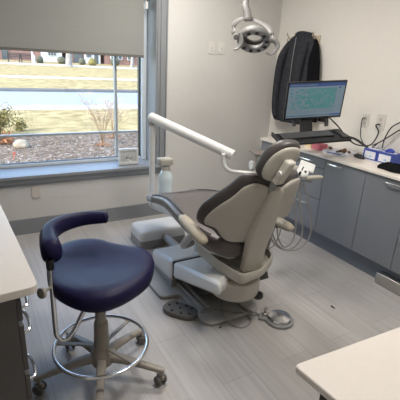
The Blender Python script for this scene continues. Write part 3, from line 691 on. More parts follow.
b = nb(); tube(b, [s1, lpx(247, 12, 2.93), lpx(245, 5, 2.93), s2, s3], [.033, .03, .028, .022, .022], 14); lathe(b, [(.035, 0), (.038, .012), (.03, .03)], s1+V((0, 0, -.01)), seg=20); fin('drop_arm', b, 'lamp', ol_)
b = nb(); lathe(b, [(.10, -.03), (.10, -.001)], (s3.x, s3.y, CZ), seg=28); fin('ceiling_mount', b, 'white', ol_)

# ------------------------------------------------------------------ wall plates
def plate_obj(name, c, axis, w_, h_, label, cat, kind, m='plateW'):
    t = thing(name, label, cat, c)
    n_ = V(axis); a_ = V((0, 1, 0)) if abs(n_.x) > .5 else V((1, 0, 0)); z = V((0, 0, 1))
    b = nb(); obox(b, V(c)+n_*.004, a_, z, n_, w_, h_, .007); fin('cover_plate', b, m, t, bev=.002)
    if kind == 'switch':
        b = nb(); obox(b, V(c)+n_*.009, a_, z, n_, .033, .066, .004); fin('rocker', b, m, t, bev=.001)
        b = nb(); obox(b, V(c)+n_*.0115, a_, z, n_, .012, .008, .002); fin('indicator', b, 'grey', t)
    elif kind == 'outlet':
        for s in (-.021, .021):
            b = nb(); obox(b, V(c)+n_*.009+z*s, a_, z, n_, .033, .030, .004); so = fin('socket', b, 'plateB', t, bev=.001)
            b = nb(); [obox(b, V(c)+n_*.0115+z*s+a_*q, a_, z, n_, .002, .009, .0015) for q in (-.006, .006)]; fin('slot', b, 'dark', so)
    return t
c = ay(211.5, 48, WY); plate_obj('wall_switch', (c.x, WY, c.z), (0, -1, 0), .07, .115, 'white wall switch plate, left of the pair behind the operating light', 'switch', 'switch')
c = ay(221.3, 48.5, WY); plate_obj('wall_switch', (c.x, WY, c.z), (0, -1, 0), .07, .115, 'white wall switch plate, right of the pair behind the operating light', 'switch', 'switch')
c = ay(36, 192, WY); plate_obj('blank_plate', (c.x, WY, c.z), (0, -1, 0), .075, .11, 'blank wall-coloured cover plate on the wall below the window sill', 'wall plate', None, 'plateB')
c = ax(365.8, 120.5, WX); O1 = V((WX, c.y, c.z)); plate_obj('power_outlet', O1, (-1, 0, 0), .078, .12, 'white wall outlet nearer the monitor, one thin black plug', 'outlet', 'outlet')
c = ax(381, 122, WX); O2 = V((WX, c.y, c.z)); plate_obj('power_outlet', O2, (-1, 0, 0), .09, .135, 'white wall outlet above the blue boxes, right of the other', 'outlet', 'outlet')

# ------------------------------------------------------------------ monitor, tray, keyboard
mc = V((2.601, 2.552, 1.354)); be, ti, ro = math.radians(104.9), math.radians(-10.0), math.radians(4.3)
hx_ = V((math.sin(be), math.cos(be), 0)); nm_ = hx_.cross(V((0, 0, 1))); up_ = V((0, 0, 1))*math.cos(ti)-nm_*math.sin(ti)
ma = hx_*math.cos(ro)+up_*math.sin(ro); mu = -hx_*math.sin(ro)+up_*math.cos(ro); mn = ma.cross(mu)
if mn.dot(EYE-mc) < 0: mn = -mn
mo = thing('monitor', 'black flat monitor showing a teal and blue schedule screen', 'monitor', mc)
W_m, H_m = .56, .33
b = nb(); obox(b, mc-mn*.012, ma, mu, mn, W_m, H_m, .024); fin('monitor_case', b, 'black', mo, bev=.004)
b = nb(); q_ = mc-mn*.035; obox(b, q_, ma, mu, mn, .30, .20, .03); fin('rear_bulge', b, 'black', mo, bev=.01)
sw_, sh_ = W_m-.030, H_m-.032; so = mc+mn*.0005+mu*.003
def scr(b, u0, u1, v0, v1, e, mi):
    p = [so+ma*((u-.5)*sw_)+mu*((.5-v)*sh_)+mn*e for u, v in ((u0, v0), (u1, v0), (u1, v1), (u0, v1))]
    f = b.faces.new([b.verts.new(x) for x in p]); f.material_index = mi
b = nb(); scr(b, 0, 1, 0, 1, .0004, 0); scr(b, 0, 1, 0, .10, .0008, 1); scr(b, .02, .5, .035, .07, .0010, 3); scr(b, 0, 1, .93, .97, .0008, 3); scr(b, .80, 1, .93, .97, .0010, 1)
rs = random.Random(3)
for i in range(18):
    u = .035+i*.046
    dens = .25+.6*min(1, i/9)
    for j in range(22):
        v = .155+j*.033
        if rs.random() < dens and j < 18: scr(b, u, u+.038, v, v+.025, .0008, 2)
        elif rs.random() < .06: scr(b, u, u+.03, v, v+.02, .0008, 4)
        else: scr(b, u, u+.036, v+.010, v+.018, .0008, 3)
scr(b, .895, .93, .13, .18, .0008, 1)
scn = fin('screen', b, [M['s_bg'], M['s_head'], M['s_teal'], M['s_line'], M['s_yel']], mo, smooth=False)
# monitor arm: column from under/behind the monitor down to the tray, wall bracket
TZ = 1.0
T = [az(281.5, 144.5, TZ-.01), az(352, 139.5, TZ+.03)]   # front edge of tray
fa = V((2.20, 2.46, 1.0)); 
tcn = mc+V((0, 0, -.34))+nm_*0
ta = None
ar = thing('monitor_mount', 'black monitor mount with a keyboard shelf reaching over the worktop', 'mount', (3.0, 2.9, 1.0))
FL = EYE+ray(281.5, 144.5)/FPX*3.10; FR = EYE+ray(352, 139)/FPX*3.17; BL = EYE+ray(276.5, 133.5)/FPX*3.34; 
ta = (FR-FL); TL = ta.length; ta.normalize(); tb = BL-FL; tb = tb-ta*tb.dot(ta); tb.normalize(); TD = .27; tn = ta.cross(tb)
if tn.z < 0: tn = -tn
tcen = FL+ta*TL/2+tb*TD/2
b = nb(); obox(b, tcen-tn*.010, ta, tb, tn, TL, TD, .02); fin('keyboard_shelf', b, 'blackm', ar, bev=.006)
b = nb(); obox(b, tcen+ta*(-TL/2+.008)+tn*.006, ta, tb, tn, .016, TD, .02); fin('shelf_rim', b, 'black', ar, bev=.003); b = nb(); obox(b, tcen+ta*(TL/2-.03)+tn*.004, ta, tb, tn, .06, TD*.8, .016); fin('mouse_rest', b, 'black', ar, bev=.003)
cb0 = EYE+ray(306, 116)/FPX*3.52; cb1 = EYE+ray(306, 131.5)/FPX*3.46
b = nb(); ax2 = (cb0-cb1).normalized(); obox(b, (cb0+cb1)/2+ax2*.04, ma, ax2, ax2.cross(ma), .115, (cb0-cb1).length+.10, .035); fin('upright', b, 'blackm', ar, bev=.006)
b = nb(); tube(b, [cb0+V((.03, .03, .05)), (2.85, 2.78, 1.25), (WX-.03, 2.88, 1.22)], .022, 12, sm=4); obox(b, (WX-.012, 2.88, 1.22), (0, 1, 0), (0, 0, 1), (1, 0, 0), .12, .22, .022); fin('wall_bracket', b, 'black', ar, bev=.003)
for x in (294.5, 326.5):
    b = nb(); p0 = EYE+ray(x, 119)/FPX*3.5; p1 = EYE+ray(x-.5, 126)/FPX*3.5; tube(b, [p0, p1], .017, 12); fin('clamp_knob', b, 'black', ar)
# keyboard on shelf
kb = thing('keyboard', 'black low keyboard lying on the black shelf under the monitor', 'keyboard', tcen)
kc = tcen+tb*.02-ta*.03+tn*.006
b = nb(); obox(b, kc, ta, tb, tn, .44, .135, .012); fin('keyboard_base', b, 'black', kb, bev=.003)
b = nb()
for r_ in range(5):
    for k in range(15):
        obox(b, kc+ta*(-.205+k*.0293)+tb*(-.05+r_*.025)+tn*.0075, ta, tb, tn, .024, .019, .004)
fin('keys', b, mat('key_plastic', (.10, .10, .105), .35), kb)

# ------------------------------------------------------------------ items on worktop
WT = .891
def wt(x, y): p = az(x, y, WT); return p
mp_ = wt(359, 158)
t = thing('computer_mouse', 'black computer mouse on the worktop left of the blue boxes', 'mouse', (mp_.x, mp_.y, WT))
a0 = wt(354, 156); a1 = wt(364, 159.5); u_ = a1-a0; l_ = max(u_.length, .11); u_.normalize(); v_ = V((-u_.y, u_.x, 0))
b = nb(); loft(b, [[V((mp_.x, mp_.y, WT+z))+u_*(l_/2*s*math.cos(q))+v_*(.03*s*math.sin(q)) for q in [2*PI*j/20 for j in range(20)]] for z, s in ((.001, .9), (.01, 1), (.024, .85), (.033, .5), (.036, .1))]); fin('mouse_body', b, 'black', t)
b = nb(); tube(b, [V((mp_.x, mp_.y, WT+.033))-u_*(l_*.22)-v_*.004, V((mp_.x, mp_.y, WT+.033))-u_*(l_*.22)+v_*.004], .007, 10); fin('scroll_wheel', b, 'grey', t)
# glove boxes
BX0 = WX-.15
yb0 = ax(363, 153.5, BX0).y; yb1 = ax(376.5, 157.5, BX0).y; yb2 = ax(391.5, 161, BX0).y
def glove_box(y0, y1, label, tissue):
    t = thing('glove_box', label, 'box', (BX0+.06, (y0+y1)/2, WT), 'blue glove boxes on the right worktop')
    z1 = WT+.088
    b = nb(); box(b, BX0, BX0+.125, y0, y1, WT+.001, z1); fin('carton', b, 'blue', t, bev=.002)
    b = nb(); box(b, BX0-.0008, BX0+.001, y0+.012, y1-.018, WT+.010, z1-.016); fin('front_print', b, 'whitec', t)
    b = nb(); box(b, BX0-.0014, BX0-.0004, y0+.05, y1-.07, WT+.022, WT+.036); fin('front_stripe', b, 'lblue', t)
    b = nb(); prism(b, [(BX0+.0625+.035*math.cos(q), (y0+y1)/2+.07*math.sin(q)) for q in [2*PI*j/20 for j in range(20)]], z1-.001, z1+.001); fin('dispenser_opening', b, 'whitec', t)
    if tissue:
        b = nb(); rr = []
        for z, s in ((z1, .7), (z1+.010, 1), (z1+.018, .8), (z1+.028, .35), (z1+.03, .1)):
            rr.append([V((BX0+.0625+.032*s*math.cos(q)*(1+.25*math.sin(3*q)), (y0+y1)/2+.055*s*math.sin(q)*(1+.3*math.sin(2*q+1)), z+.004*math.sin(4*q))) for q in [2*PI*j/28 for j in range(28)]])
        loft(b, rr); fin('protruding_glove', b, 'bnit', t)
glove_box(yb1+.003, yb0, 'blue and white glove box nearer the monitor, beside the black mouse', False)
glove_box(yb2, yb1-.001, 'blue and white glove box at right with a blue glove poking out', True)
# black cloth / glove heap
bc_ = wt(394, 170.5)
b = nb(); rr = []
for z, s in ((.001, 1), (.012, 1.05), (.028, .85), (.045, .5), (.052, .1)):
    rr.append([V((bc_.x+.085*s*math.cos(q)*(1+.2*math.sin(3*q+1)), bc_.y+.02-.12*s*math.sin(q)*(1+.15*math.sin(4*q)), WT+z+(.006*math.sin(5*q) if z > .01 else 0))) for q in [2*PI*j/36 for j in range(36)]])
loft(b, rr); tag(fin('black_cloth', b, 'blackc'), 'crumpled black cloth on the worktop in front of the blue boxes', 'cloth')
# magazines / tray of snacks
def flatbox(name, pxs, h, m, label, cat, z=WT+.001, extra=None):
    c0, c1 = wt(*pxs[0]), wt(*pxs[1]); u = (c1-c0); u.z = 0; L = u.length; u.normalize(); v = V((-u.y, u.x, 0))
    if v.x < 0: v = -v
    b = nb(); obox(b, c0.lerp(c1, .5)+v*pxs[2]/2+V((0, 0, h/2+z-WT)), u, v, (0, 0, 1), L, pxs[2], h)
    o = fin(name, b, m, bev=.002); tag(o, label, cat); return o, c0, c1, u, v
t = thing('snack_tray', 'shallow white printed tray on the worktop below the keyboard shelf', 'tray', wt(334, 154))
c0, c1 = wt(322, 152.5), wt(345.5, 157.5); u = (c1-c0); L = u.length; u.normalize(); v = V((-u.y, u.x, 0)); v = v if v.x > 0 else -v
cc = c0.lerp(c1, .5)+v*.09
b = nb(); obox(b, cc+V((0, 0, .003)), u, v, (0, 0, 1), L, .17, .004)
for s in (-1, 1):
    obox(b, cc+v*.085*s+V((0, 0, .014)), u, v, (0, 0, 1), L, .004, .026); obox(b, cc+u*L/2*s+V((0, 0, .014)), u, v, (0, 0, 1), .004, .17, .026)
fin('tray_body', b, 'whitec', t)
b = nb(); obox(b, cc-v*.0878+V((0, 0, .014)), u, v, (0, 0, 1), L*.6, .001, .008); fin('printed_band', b, 'blue', t)
rs = random.Random(5)
b0 = None
for i in range(9):
    p = cc+u*rs.uniform(-.4, .4)*L*.9+v*rs.uniform(-.05, .05)+V((0, 0, .026+.012*(i % 3)))
    a = rs.uniform(0, PI)
    if b0 is None:
        b = nb(); loft(b, [[V((.026*s*math.cos(q), .017*s*math.sin(q), z)) for q in [2*PI*j/14 for j in range(14)]] for z, s in ((-.012, .4), (-.006, .95), (0, 1), (.007, .8), (.012, .3))]); o = b0 = fin('wrapped_sweet', b, 'brown')
    else: o = b0.copy(); C.objects.link(o)
    o.location = p; o.rotation_euler = (rs.uniform(-.4, .4), rs.uniform(-.4, .4), a); tag(o, 'small brown wrapped sweet in the white tray on the worktop', 'sweet', 'wrapped sweets in the white tray')
flatbox('pink_packet', [(311.5, 148.5), (319.5, 150.8), .10], .055, 'pink', 'small pink packet on the worktop below the keyboard shelf', 'packet')
flatbox('cream_packet', [(304.5, 146.2), (310.3, 148), .09], .045, 'cream', 'small cream packet on the worktop left of the pink packet', 'packet')

# ------------------------------------------------------------------ cables on the right
def cable(pts, r, label, m='black', name='power_cable'):
    b = nb(); tube(b, pts, r, 8, sm=6); return tag(fin(name, b, m), label, 'cable')
XW = WX-.03
def cx(x, y, X=XW): return ax(x, y, X)
cable([O1+V((-.014, 0, .02)), O1+V((-.035, .01, .018)), cx(361.5, 124), cx(360.5, 135, XW-.02), cx(363, 143, XW-.05), cx(369, 149.5, XW-.06), V((XW-.02, yb0-.05, WT+.13))], .0045, 'thin black power cable plugged into the outlet nearer the monitor')
cable([O2+V((-.014, 0, -.02)), O2+V((-.045, .01, -.03)), cx(378.5, 132), cx(375, 140, XW-.02), cx(370, 145, XW-.05), cx(362, 145.8, XW-.05), cx(353, 143, XW-.08), cx(345, 135, XW-.15), cx(336, 124, XW-.25), mc+ma*.12-mu*.12-mn*.05], .006, 'thick black power cable from the right outlet drooping up to the monitor')
cable([cx(349, 137, XW-.12), cx(356, 139.5, XW-.1), cx(364, 145, XW-.06), cx(370, 149.8, XW-.05)], .011, 'bundled black cables running from the keyboard shelf end to the blue boxes', name='cable_bundle')
cable([cx(412, 118), cx(400, 122.5), cx(391, 128, XW-.02), cx(385, 138, XW-.03), cx(382, 148, XW-.06)], .0055, 'black cable arching down behind the blue boxes, highest of the loose ones')
cable([cx(412, 128), cx(399, 130.5), cx(390, 136, XW-.01), cx(380, 142, XW-.02), cx(372, 145.5, XW-.05)], .0055, 'black cable running almost level below the right outlet')
cable([cx(412, 131), cx(399, 134), cx(392, 141, XW-.01), cx(384, 149, XW-.04)], .0025, 'thin grey cable under the black ones above the blue boxes', 'hose')

# ------------------------------------------------------------------ coats and hook rail
h0, h1 = ax(291, 42, WX), ax(319.5, 43, WX); hz = 1.90
rl = thing('coat_hook_rail', 'pale wooden hook rail with metal hooks on the right wall', 'coat rack', (WX, (h0.y+h1.y)/2, hz))
b = nb(); box(b, WX-.022, WX-.001, h1.y-.01, h0.y, hz-.045, hz+.035); fin('rail_board', b, 'hookb', rl, bev=.004)
for s in (.04, .34, .66, .93):
    y = h0.y+(h1.y-h0.y)*s; b = nb()
    tube(b, [(WX-.02, y, hz-.02), (WX-.05, y, hz-.03), (WX-.065, y, hz-.01), (WX-.065, y, hz+.01)], .005, 8, sm=4)
    tube(b, [(WX-.02, y, hz+.01), (WX-.05, y, hz+.02), (WX-.075, y, hz+.05)], .005, 8, sm=4); lathe(b, [(.003, -.009), (.009, -.003), (.009, .003), (.003, .009)], (WX-.078, y, hz+.055), seg=12)
    fin('hook', b, 'brass', rl)
def coat(name, m, secs, label, seed, folds=9):
    t = thing(name, label, 'coat', (WX-.1, secs[0][1], secs[0][0]))
    b = nb(); rings = []; n_ = 64
    S = smoothpath([(s[0], s[1], s[2]) for s in secs], 4); D = smoothpath([(s[3], 0, 0) for s in secs], 4)
    for i, (s, d_) in enumerate(zip(S, D)):
        f = i/(len(S)-1); r = []
        for j in range(n_):
            q = 2*PI*j/n_; c_, s_ = math.cos(q), math.sin(q)
            k = 1+.16*f**.5*math.sin(folds*q+seed+.8*math.sin(3*f+seed))+.05*noise.noise(V((c_*2, s_*2, s.x*4+seed)))
            r.append(V((min(WX-.004, WX-.01-d_.x+d_.x*c_*k), s.y+s.z*s_*(1+.05*math.sin(folds*q*.5)), s.x)))
        rings.append(r)
    loft(b, rings); fin('coat_body', b, m, t, angle=80); return t
zt = 1.945
def cy(px, z):   # y on wall plane for pixel column at height z (fits the place of the coat)
    lo, hi = 2.5, 3.73
    for _ in range(40):
        mid = (lo+hi)/2; v_ = V((WX-.08, mid, z))-EYE; x = 200+FPX*v_.dot(Rt)/v_.dot(Fw)
        if x > px: lo = mid
        else: hi = mid
    return lo
def sec(z, l, r, d): a, c_ = cy(l, z), cy(r, z); return (z, (a+c_)/2, abs(a-c_)/2, d)
ct = coat('charcoal_jacket', 'fleece', [sec(1.965, 296, 305, .03), sec(1.93, 293, 310, .05), sec(1.87, 288.5, 313, .06), sec(1.76, 284.5, 313, .065), sec(1.62, 281.5, 312, .07), sec(1.45, 278, 311.5, .075), sec(1.30, 275.5, 310, .075), sec(1.12, 274, 308, .075), sec(1.05, 274.5, 307, .065)], 'charcoal fleece jacket hanging on the left of the hook rail', 1.3)
b = nb(); tube(b, [(WX-.10, cy(292, 1.86), 1.87), (WX-.145, cy(286.5, 1.7), 1.72), (WX-.15, cy(282, 1.45), 1.47), (WX-.14, cy(279, 1.2), 1.20), (WX-.13, cy(279, 1.1), 1.10)], [.03, .045, .042, .038, .034], 16, sm=5); fin('sleeve', b, 'fleece', ct)
b = nb(); tube(b, [(WX-.10, cy(309, 1.86), 1.87), (WX-.15, cy(306, 1.7), 1.72), (WX-.155, cy(302, 1.45), 1.47), (WX-.15, cy(300, 1.2), 1.15)], [.03, .042, .040, .036], 16, sm=5); fin('sleeve', b, 'fleece', ct)
b = nb(); tube(b, [(WX-.06, cy(295, 1.93), 1.925), (WX-.10, cy(299, 1.93), 1.945), (WX-.10, cy(305, 1.93), 1.945), (WX-.06, cy(310, 1.93), 1.93)], .018, 12, sm=4, flat=(1.6, .8)); fin('collar', b, 'fleece', ct)
b = nb(); tube(b, [(WX-.115, cy(299, 1.93), 1.92), (WX-.15, cy(297.5, 1.7), 1.7), (WX-.155, cy(294, 1.4), 1.4), (WX-.15, cy(291, 1.15), 1.15)], .004, 6, sm=4); fin('zip', b, 'grey', ct)
coat('black_coat', 'blackc', [sec(1.90, 306, 313, .02), sec(1.84, 307, 316, .04), sec(1.70, 307, 317.5, .05), sec(1.5, 306, 317, .055), sec(1.3, 303, 316, .06), sec(1.1, 301, 315, .06)], 'black coat hanging on the right of the charcoal jacket', 4.1, 6)

# ------------------------------------------------------------------ frame on sill
fy = 3.80; f0 = ay(118.5, 149, fy); f1 = ay(138, 148.6, fy); zb = OZ0+.001; zt_ = f0.z
t = thing('acrylic_frame', 'small white square frame standing on the window sill', 'frame', ((f0.x+f1.x)/2, fy, zb))
b = nb(); x0, x1 = f0.x, f1.x
box(b, x0, x1, fy-.012, fy+.012, zb, zb+.03); box(b, x0, x1, fy-.012, fy+.012, zt_-.022, zt_); box(b, x0, x0+.018, fy-.012, fy+.012, zb+.03, zt_-.022); box(b, x1-.024, x1, fy-.012, fy+.012, zb+.03, zt_-.022)
fin('frame_border', b, mat('frame_white', (.62, .63, .62), .3), t, bev=.002)
b = nb(); box(b, x0+.016, x1-.022, fy-.003, fy+.003, zb+.028, zt_-.02); fin('panel', b, mat('frame_panel', (.48, .49, .48), .4, noise_amt=.1, nscale=40), t)
b = nb(); xm = (x0+x1)/2
obox(b, (xm+.01, fy-.004, zb+.045), (1, 0, -.6), (0, 0, 1), (0, 1, 0), .05, .012, .002); fin('white_mark', b, 'white', t)
b = nb(); [obox(b, (xm-.035+.025*i, fy-.004, zb+.065+.008*(i % 2)), (1, 0, .2), (0, 0, 1), (0, 1, 0), .022, .004, .002) for i in range(4)]; obox(b, (xm-.02, fy-.004, zb+.08), (1, 0, 0), (0, 0, 1), (0, 1, 0), .01, .012, .002); fin('dark_mark', b, 'dark', t)
b = nb(); box(b, x0+.002, x1-.002, fy-.0125, fy+.0125, zb-.0008, zb+.004); fin('frame_foot', b, 'dark', t)

# ------------------------------------------------------------------ outdoors
G0 = -.02
SL = .026; YS = 20.8
def gz(y): return G0+max(0, (y-YS))*SL
def strip(name, y0, y1, m, dz=0, kind='structure'):
    b = nb(); X0, X1 = -40, 75
    rr = []
    for y in (y0, y1): rr.append([V((X0, y, gz(y)+dz)), V((X1, y, gz(y)+dz)), V((X1, y, gz(y)-.4)), V((X0, y, gz(y)-.4))])
    loft(b, rr); o = fin(name, b, m, smooth=False); o['kind'] = kind; return o
def gy(py): return az(60, py, G0).y
y_m = gy(133.5); y_w = gy(110); y_r0 = gy(105.7); y_r1 = gy(91.5)
strip('mulch_bed', WY+TH+.001, y_m, 'mulch'); strip('near_lawn', y_m, y_w, 'lawn', .01); strip('pavement', y_w, y_r0, 'conc', .02)
strip('road', y_r0, YS, 'asph', 0)
strip('kerb_strip', YS, YS+.75, 'kerb', .09)
strip('far_lawn', YS+.75, 28.6, 'lawn', .05); strip('footpath', 28.6, 30.2, 'conc', .07); strip('upper_lawn', 30.2, 46.5, 'lawn', .05); strip('parking_strip', 46.5, 50.5, 'conc', .06); strip('house_lawn', 50.5, 110, 'lawn', .05)
# rock
rk = az(22, 147.5, G0); b = nb(); bmesh.ops.create_icosphere(b, subdivisions=3, radius=1)
for v in b.verts:
    k = 1+.28*noise.noise(v.co*1.3); v.co = V((v.co.x*.14*k, v.co.y*.12*k, v.co.z*.09*k))+V((rk.x, rk.y, G0+.06))
tag(fin('pale_rock', b, 'rock', angle=60), 'pale tan rock lying in the mulch outside the window', 'rock')
fl = az(14, 160, G0); b = nb(); tube(b, [(fl.x, fl.y, G0), (fl.x, fl.y, G0+.13)], .006, 6); box(b, fl.x-.004, fl.x+.03, fl.y-.002, fl.y+.002, G0+.08, G0+.14)
tag(fin('red_marker_flag', b, 'red'), 'little red marker flag stuck in the mulch by the rock', 'marker')
# olive shrub
def shrub(name, base, h, w_, n_, leafm, label, seed, cat='shrub'):
    rs = random.Random(seed); t = thing(name, label, cat, base)
    b = nb(); tips = []
    for i in range(n_):
        a = rs.uniform(0, 2*PI); r = rs.uniform(.2, 1)*w_; hh_ = h*rs.uniform(.6, 1)
        p0 = V(base)+V((rs.uniform(-.05, .05), rs.uniform(-.05, .05), 0)); p2 = V(base)+V((r*math.cos(a), r*math.sin(a), hh_)); p1 = p0.lerp(p2, .5)+V((0, 0, h*.12))
        tube(b, [p0, p1, p2], [.006, .004, .002], 5, sm=3); tips.append((p0, p1, p2))
    fin('stems', b, 'twig', t)
    b = nb()
    for p0, p1, p2 in tips:
        for k in range(46):
            s = rs.uniform(.25, 1.05); c_ = (p0.lerp(p1, s*2) if s < .5 else p1.lerp(p2, s*2-1))+V([rs.gauss(0, .06) for _ in range(3)])
            if c_.z < base[2]+.01: continue
            a = V([rs.uniform(-1, 1) for _ in range(3)]).normalized(); d2 = a.orthogonal().normalized(); L_ = rs.uniform(.02, .045)
            vs = [b.verts.new(c_+a*L_), b.verts.new(c_+d2*L_*.4), b.verts.new(c_-a*L_), b.verts.new(c_-d2*L_*.4)]; b.faces.new(vs)
    fin('foliage', b, leafm, t, smooth=False); return t
s1_ = az(7, 137, G0); shrub('olive_shrub', (s1_.x-.15, s1_.y, G0), .62, .36, 26, 'leafo', 'olive green leafy shrub outside at the left end of the mulch', 4)
s2_ = az(20, 139, G0); shrub('small_shrub', (s2_.x+.12, s2_.y+.9, G0), .26, .12, 6, 'leafo', 'small sparse olive shrub just right of the larger one', 9)
s3_ = az(4, 144, G0); shrub('rusty_plant', (s3_.x, s3_.y, G0), .12, .22, 10, 'rust', 'low rust brown plant on the mulch below the olive shrub', 12)
# dry stalk plants
def stalks(base, n_, h, w_, label, seed, bias=0):
    rs = random.Random(seed); t = thing('dry_flower_stalks', label, 'plant', base)
    b = nb(); heads = []
    for i in range(n_):
        a = rs.uniform(0, 2*PI); r = w_*rs.uniform(.15, 1); H_ = h*rs.uniform(.55, 1.0)
        p0 = V(base); p2 = p0+V((r*math.cos(a)+bias, .5*r*math.sin(a), H_)); p1 = p0.lerp(p2, .5)+V((-.15*r*math.cos(a), 0, .04))
        tube(b, [p0, p1, p2], [.0035, .0025, .0015], 5, sm=3); heads.append(p2)
        for k in range(3):
            q = p1.lerp(p2, rs.uniform(.1, .8)); e = q+V((rs.uniform(-.09, .09), rs.uniform(-.05, .05), rs.uniform(.04, .12))); tube(b, [q, e], [.002, .001], 4); heads.append(e)
    fin('stalks', b, 'twig', t)
    b = nb()
    for p in heads:
        for k in range(12):
            c_ = p+V((rs.gauss(0, .022), rs.gauss(0, .022), rs.gauss(0, .010))); a = V([rs.uniform(-1, 1) for _ in range(3)]).normalized()*.009; d2 = a.orthogonal().normalized()*.007
            b.faces.new([b.verts.new(c_+a), b.verts.new(c_+d2), b.verts.new(c_-a), b.verts.new(c_-d2)])
    fin('flower_heads', b, 'seedh', t, smooth=False)
    b = nb()
    for k in range(70):
        c_ = V(base)+V((rs.gauss(0, .09), rs.gauss(0, .06), abs(rs.gauss(0, .035))+.01)); a = V([rs.uniform(-1, 1) for _ in range(3)]).normalized()*.022; d2 = a.orthogonal().normalized()*.012
        b.faces.new([b.verts.new(c_+a), b.verts.new(c_+d2), b.verts.new(c_-a), b.verts.new(c_-d2)])
    fin('dead_leaves', b, 'rust', t, smooth=False)
p_ = az(103, 146, G0); stalks((p_.x, p_.y, G0), 30, 1.02, .60, 'dry brown flower stalks outside, left of the window mullion', 21, -.05)
p_ = az(113, 138, G0); stalks((p_.x, p_.y, G0), 20, .80, .42, 'dry flower stalks outside behind the mullion, farther from the window', 22, .10)
# far things
def far(px, py, Y): p = ay(px, py, Y); return p
HYY = 58
def house(x0px, x1px, panels, label, hgt=3.2, m='brick'):
    x0, x1 = far(x0px, 57, HYY).x, far(x1px, 57, HYY).x; z0 = gz(HYY)
    t = thing('house', label, 'house', ((x0+x1)/2, HYY+4, z0))
    b = nb(); box(b, x0, x1, HYY, HYY+9, z0-.3, z0+hgt); fin('brick_wall', b, m, t, smooth=False)
    b = nb(); loft(b, [[V((x, HYY-.6, z0+hgt)), V((x, HYY+9.6, z0+hgt)), V((x, HYY+4.5, z0+hgt+2.6))] for x in (x0-.1, x1+.1)]); fin('roof', b, 'roof', t, smooth=False)
    for (a, c_, kind) in panels:
        xa, xb = far(a, 57, HYY).x, far(c_, 57, HYY).x
        if kind == 'white': b = nb(); box(b, xa, xb, HYY-.12, HYY-.001, z0, z0+hgt-.05); fin('white_front', b, 'hwhite', t, smooth=False)
        elif kind == 'window':
            b = nb(); box(b, xa, xb, HYY-.2, HYY-.12, z0+.75, z0+2.1); wf = fin('window', b, 'hwhite', t, smooth=False)
            b = nb(); w2 = (xb-xa); [box(b, xa+w2*(.08+.3*i), xa+w2*(.32+.3*i), HYY-.23, HYY-.2, zz, zz+.52) for i in range(3) for zz in (z0+.85, z0+1.47)]; fin('pane', b, 'hglass', wf, smooth=False)
        elif kind == 'door': b = nb(); box(b, xa, xb, HYY-.18, HYY-.12, z0+.02, z0+2.1); fin('door', b, 'hglass', t, smooth=False)
        elif kind == 'garage':
            b = nb(); box(b, xa, xb, HYY-.2, HYY-.12, z0+.02, z0+2.2); gd = fin('garage_door', b, 'hwhite', t, smooth=False)
            b = nb(); [box(b, xa+(xb-xa)*(.1+.22*i), xa+(xb-xa)*(.26+.22*i), HYY-.22, HYY-.2, z0+1.5, z0+1.9) for i in range(4)]; fin('pane', b, 'hglass', gd, smooth=False)
    return t
house(-8, 62, [(41, 62, 'white'), (47.5, 56.5, 'window'), (2, 8, 'door')], 'brick house with a white window bay across the road at left')
house(71, 101, [(84, 100, 'white'), (85.5, 91, 'window'), (73, 82, 'door'), (94, 98, 'door')], 'white fronted house across the road behind the tree trunk')
house(104.5, 160, [(127, 133, 'window'), (110, 122, 'window')], 'low red brick house across the road at right')
def bench(px, Y, w_, label):
    c = far(px, 57, Y); z0 = gz(Y)+.05; t = thing('park_bench', label, 'bench', (c.x, Y, z0), 'black park benches across the road')
    b = nb(); box(b, c.x-w_/2, c.x+w_/2, Y-.25, Y+.25, z0+.42, z0+.50); fin('seat', b, 'black', t)
    b = nb()
    for i in range(3): box(b, c.x-w_/2, c.x+w_/2, Y+.22, Y+.28, z0+.58+i*.16, z0+.68+i*.16)
    fin('backrest', b, 'black', t)
    for s in (-1, 1):
        b = nb(); box(b, c.x+s*(w_/2-.1)-.04, c.x+s*(w_/2-.1)+.04, Y-.25, Y+.28, z0, z0+.42); fin('leg', b, 'black', t)
        b = nb(); box(b, c.x+s*(w_/2-.05)-.04, c.x+s*(w_/2-.05)+.04, Y-.25, Y+.28, z0+.42, z0+.95); fin('armrest', b, 'black', t)
bench(13.5, 51.5, 1.35, 'black bench across the road, left one of two'); bench(26.5, 51.5, 1.3, 'black bench across the road, right one beside the white post')
c = far(32.3, 57, 50); b = nb(); tube(b, [(c.x, 50, gz(50)), (c.x, 50, gz(50)+2.6)], .09, 8); tag(fin('white_post', b, 'hwhite'), 'thin white post across the road beside the benches', 'post')
c = far(33.8, 60, 49); b = nb(); z0 = gz(49)+.05; lathe(b, [(.22, 0), (.22, .1), (.16, .12), (.16, .6), (.2, .62), (.2, .7), (.1, .9), (.05, 1.0)], (c.x, 49, z0), seg=12); tag(fin('hydrant', b, 'hwhite'), 'small pale hydrant at the foot of the white post across the road', 'hydrant')
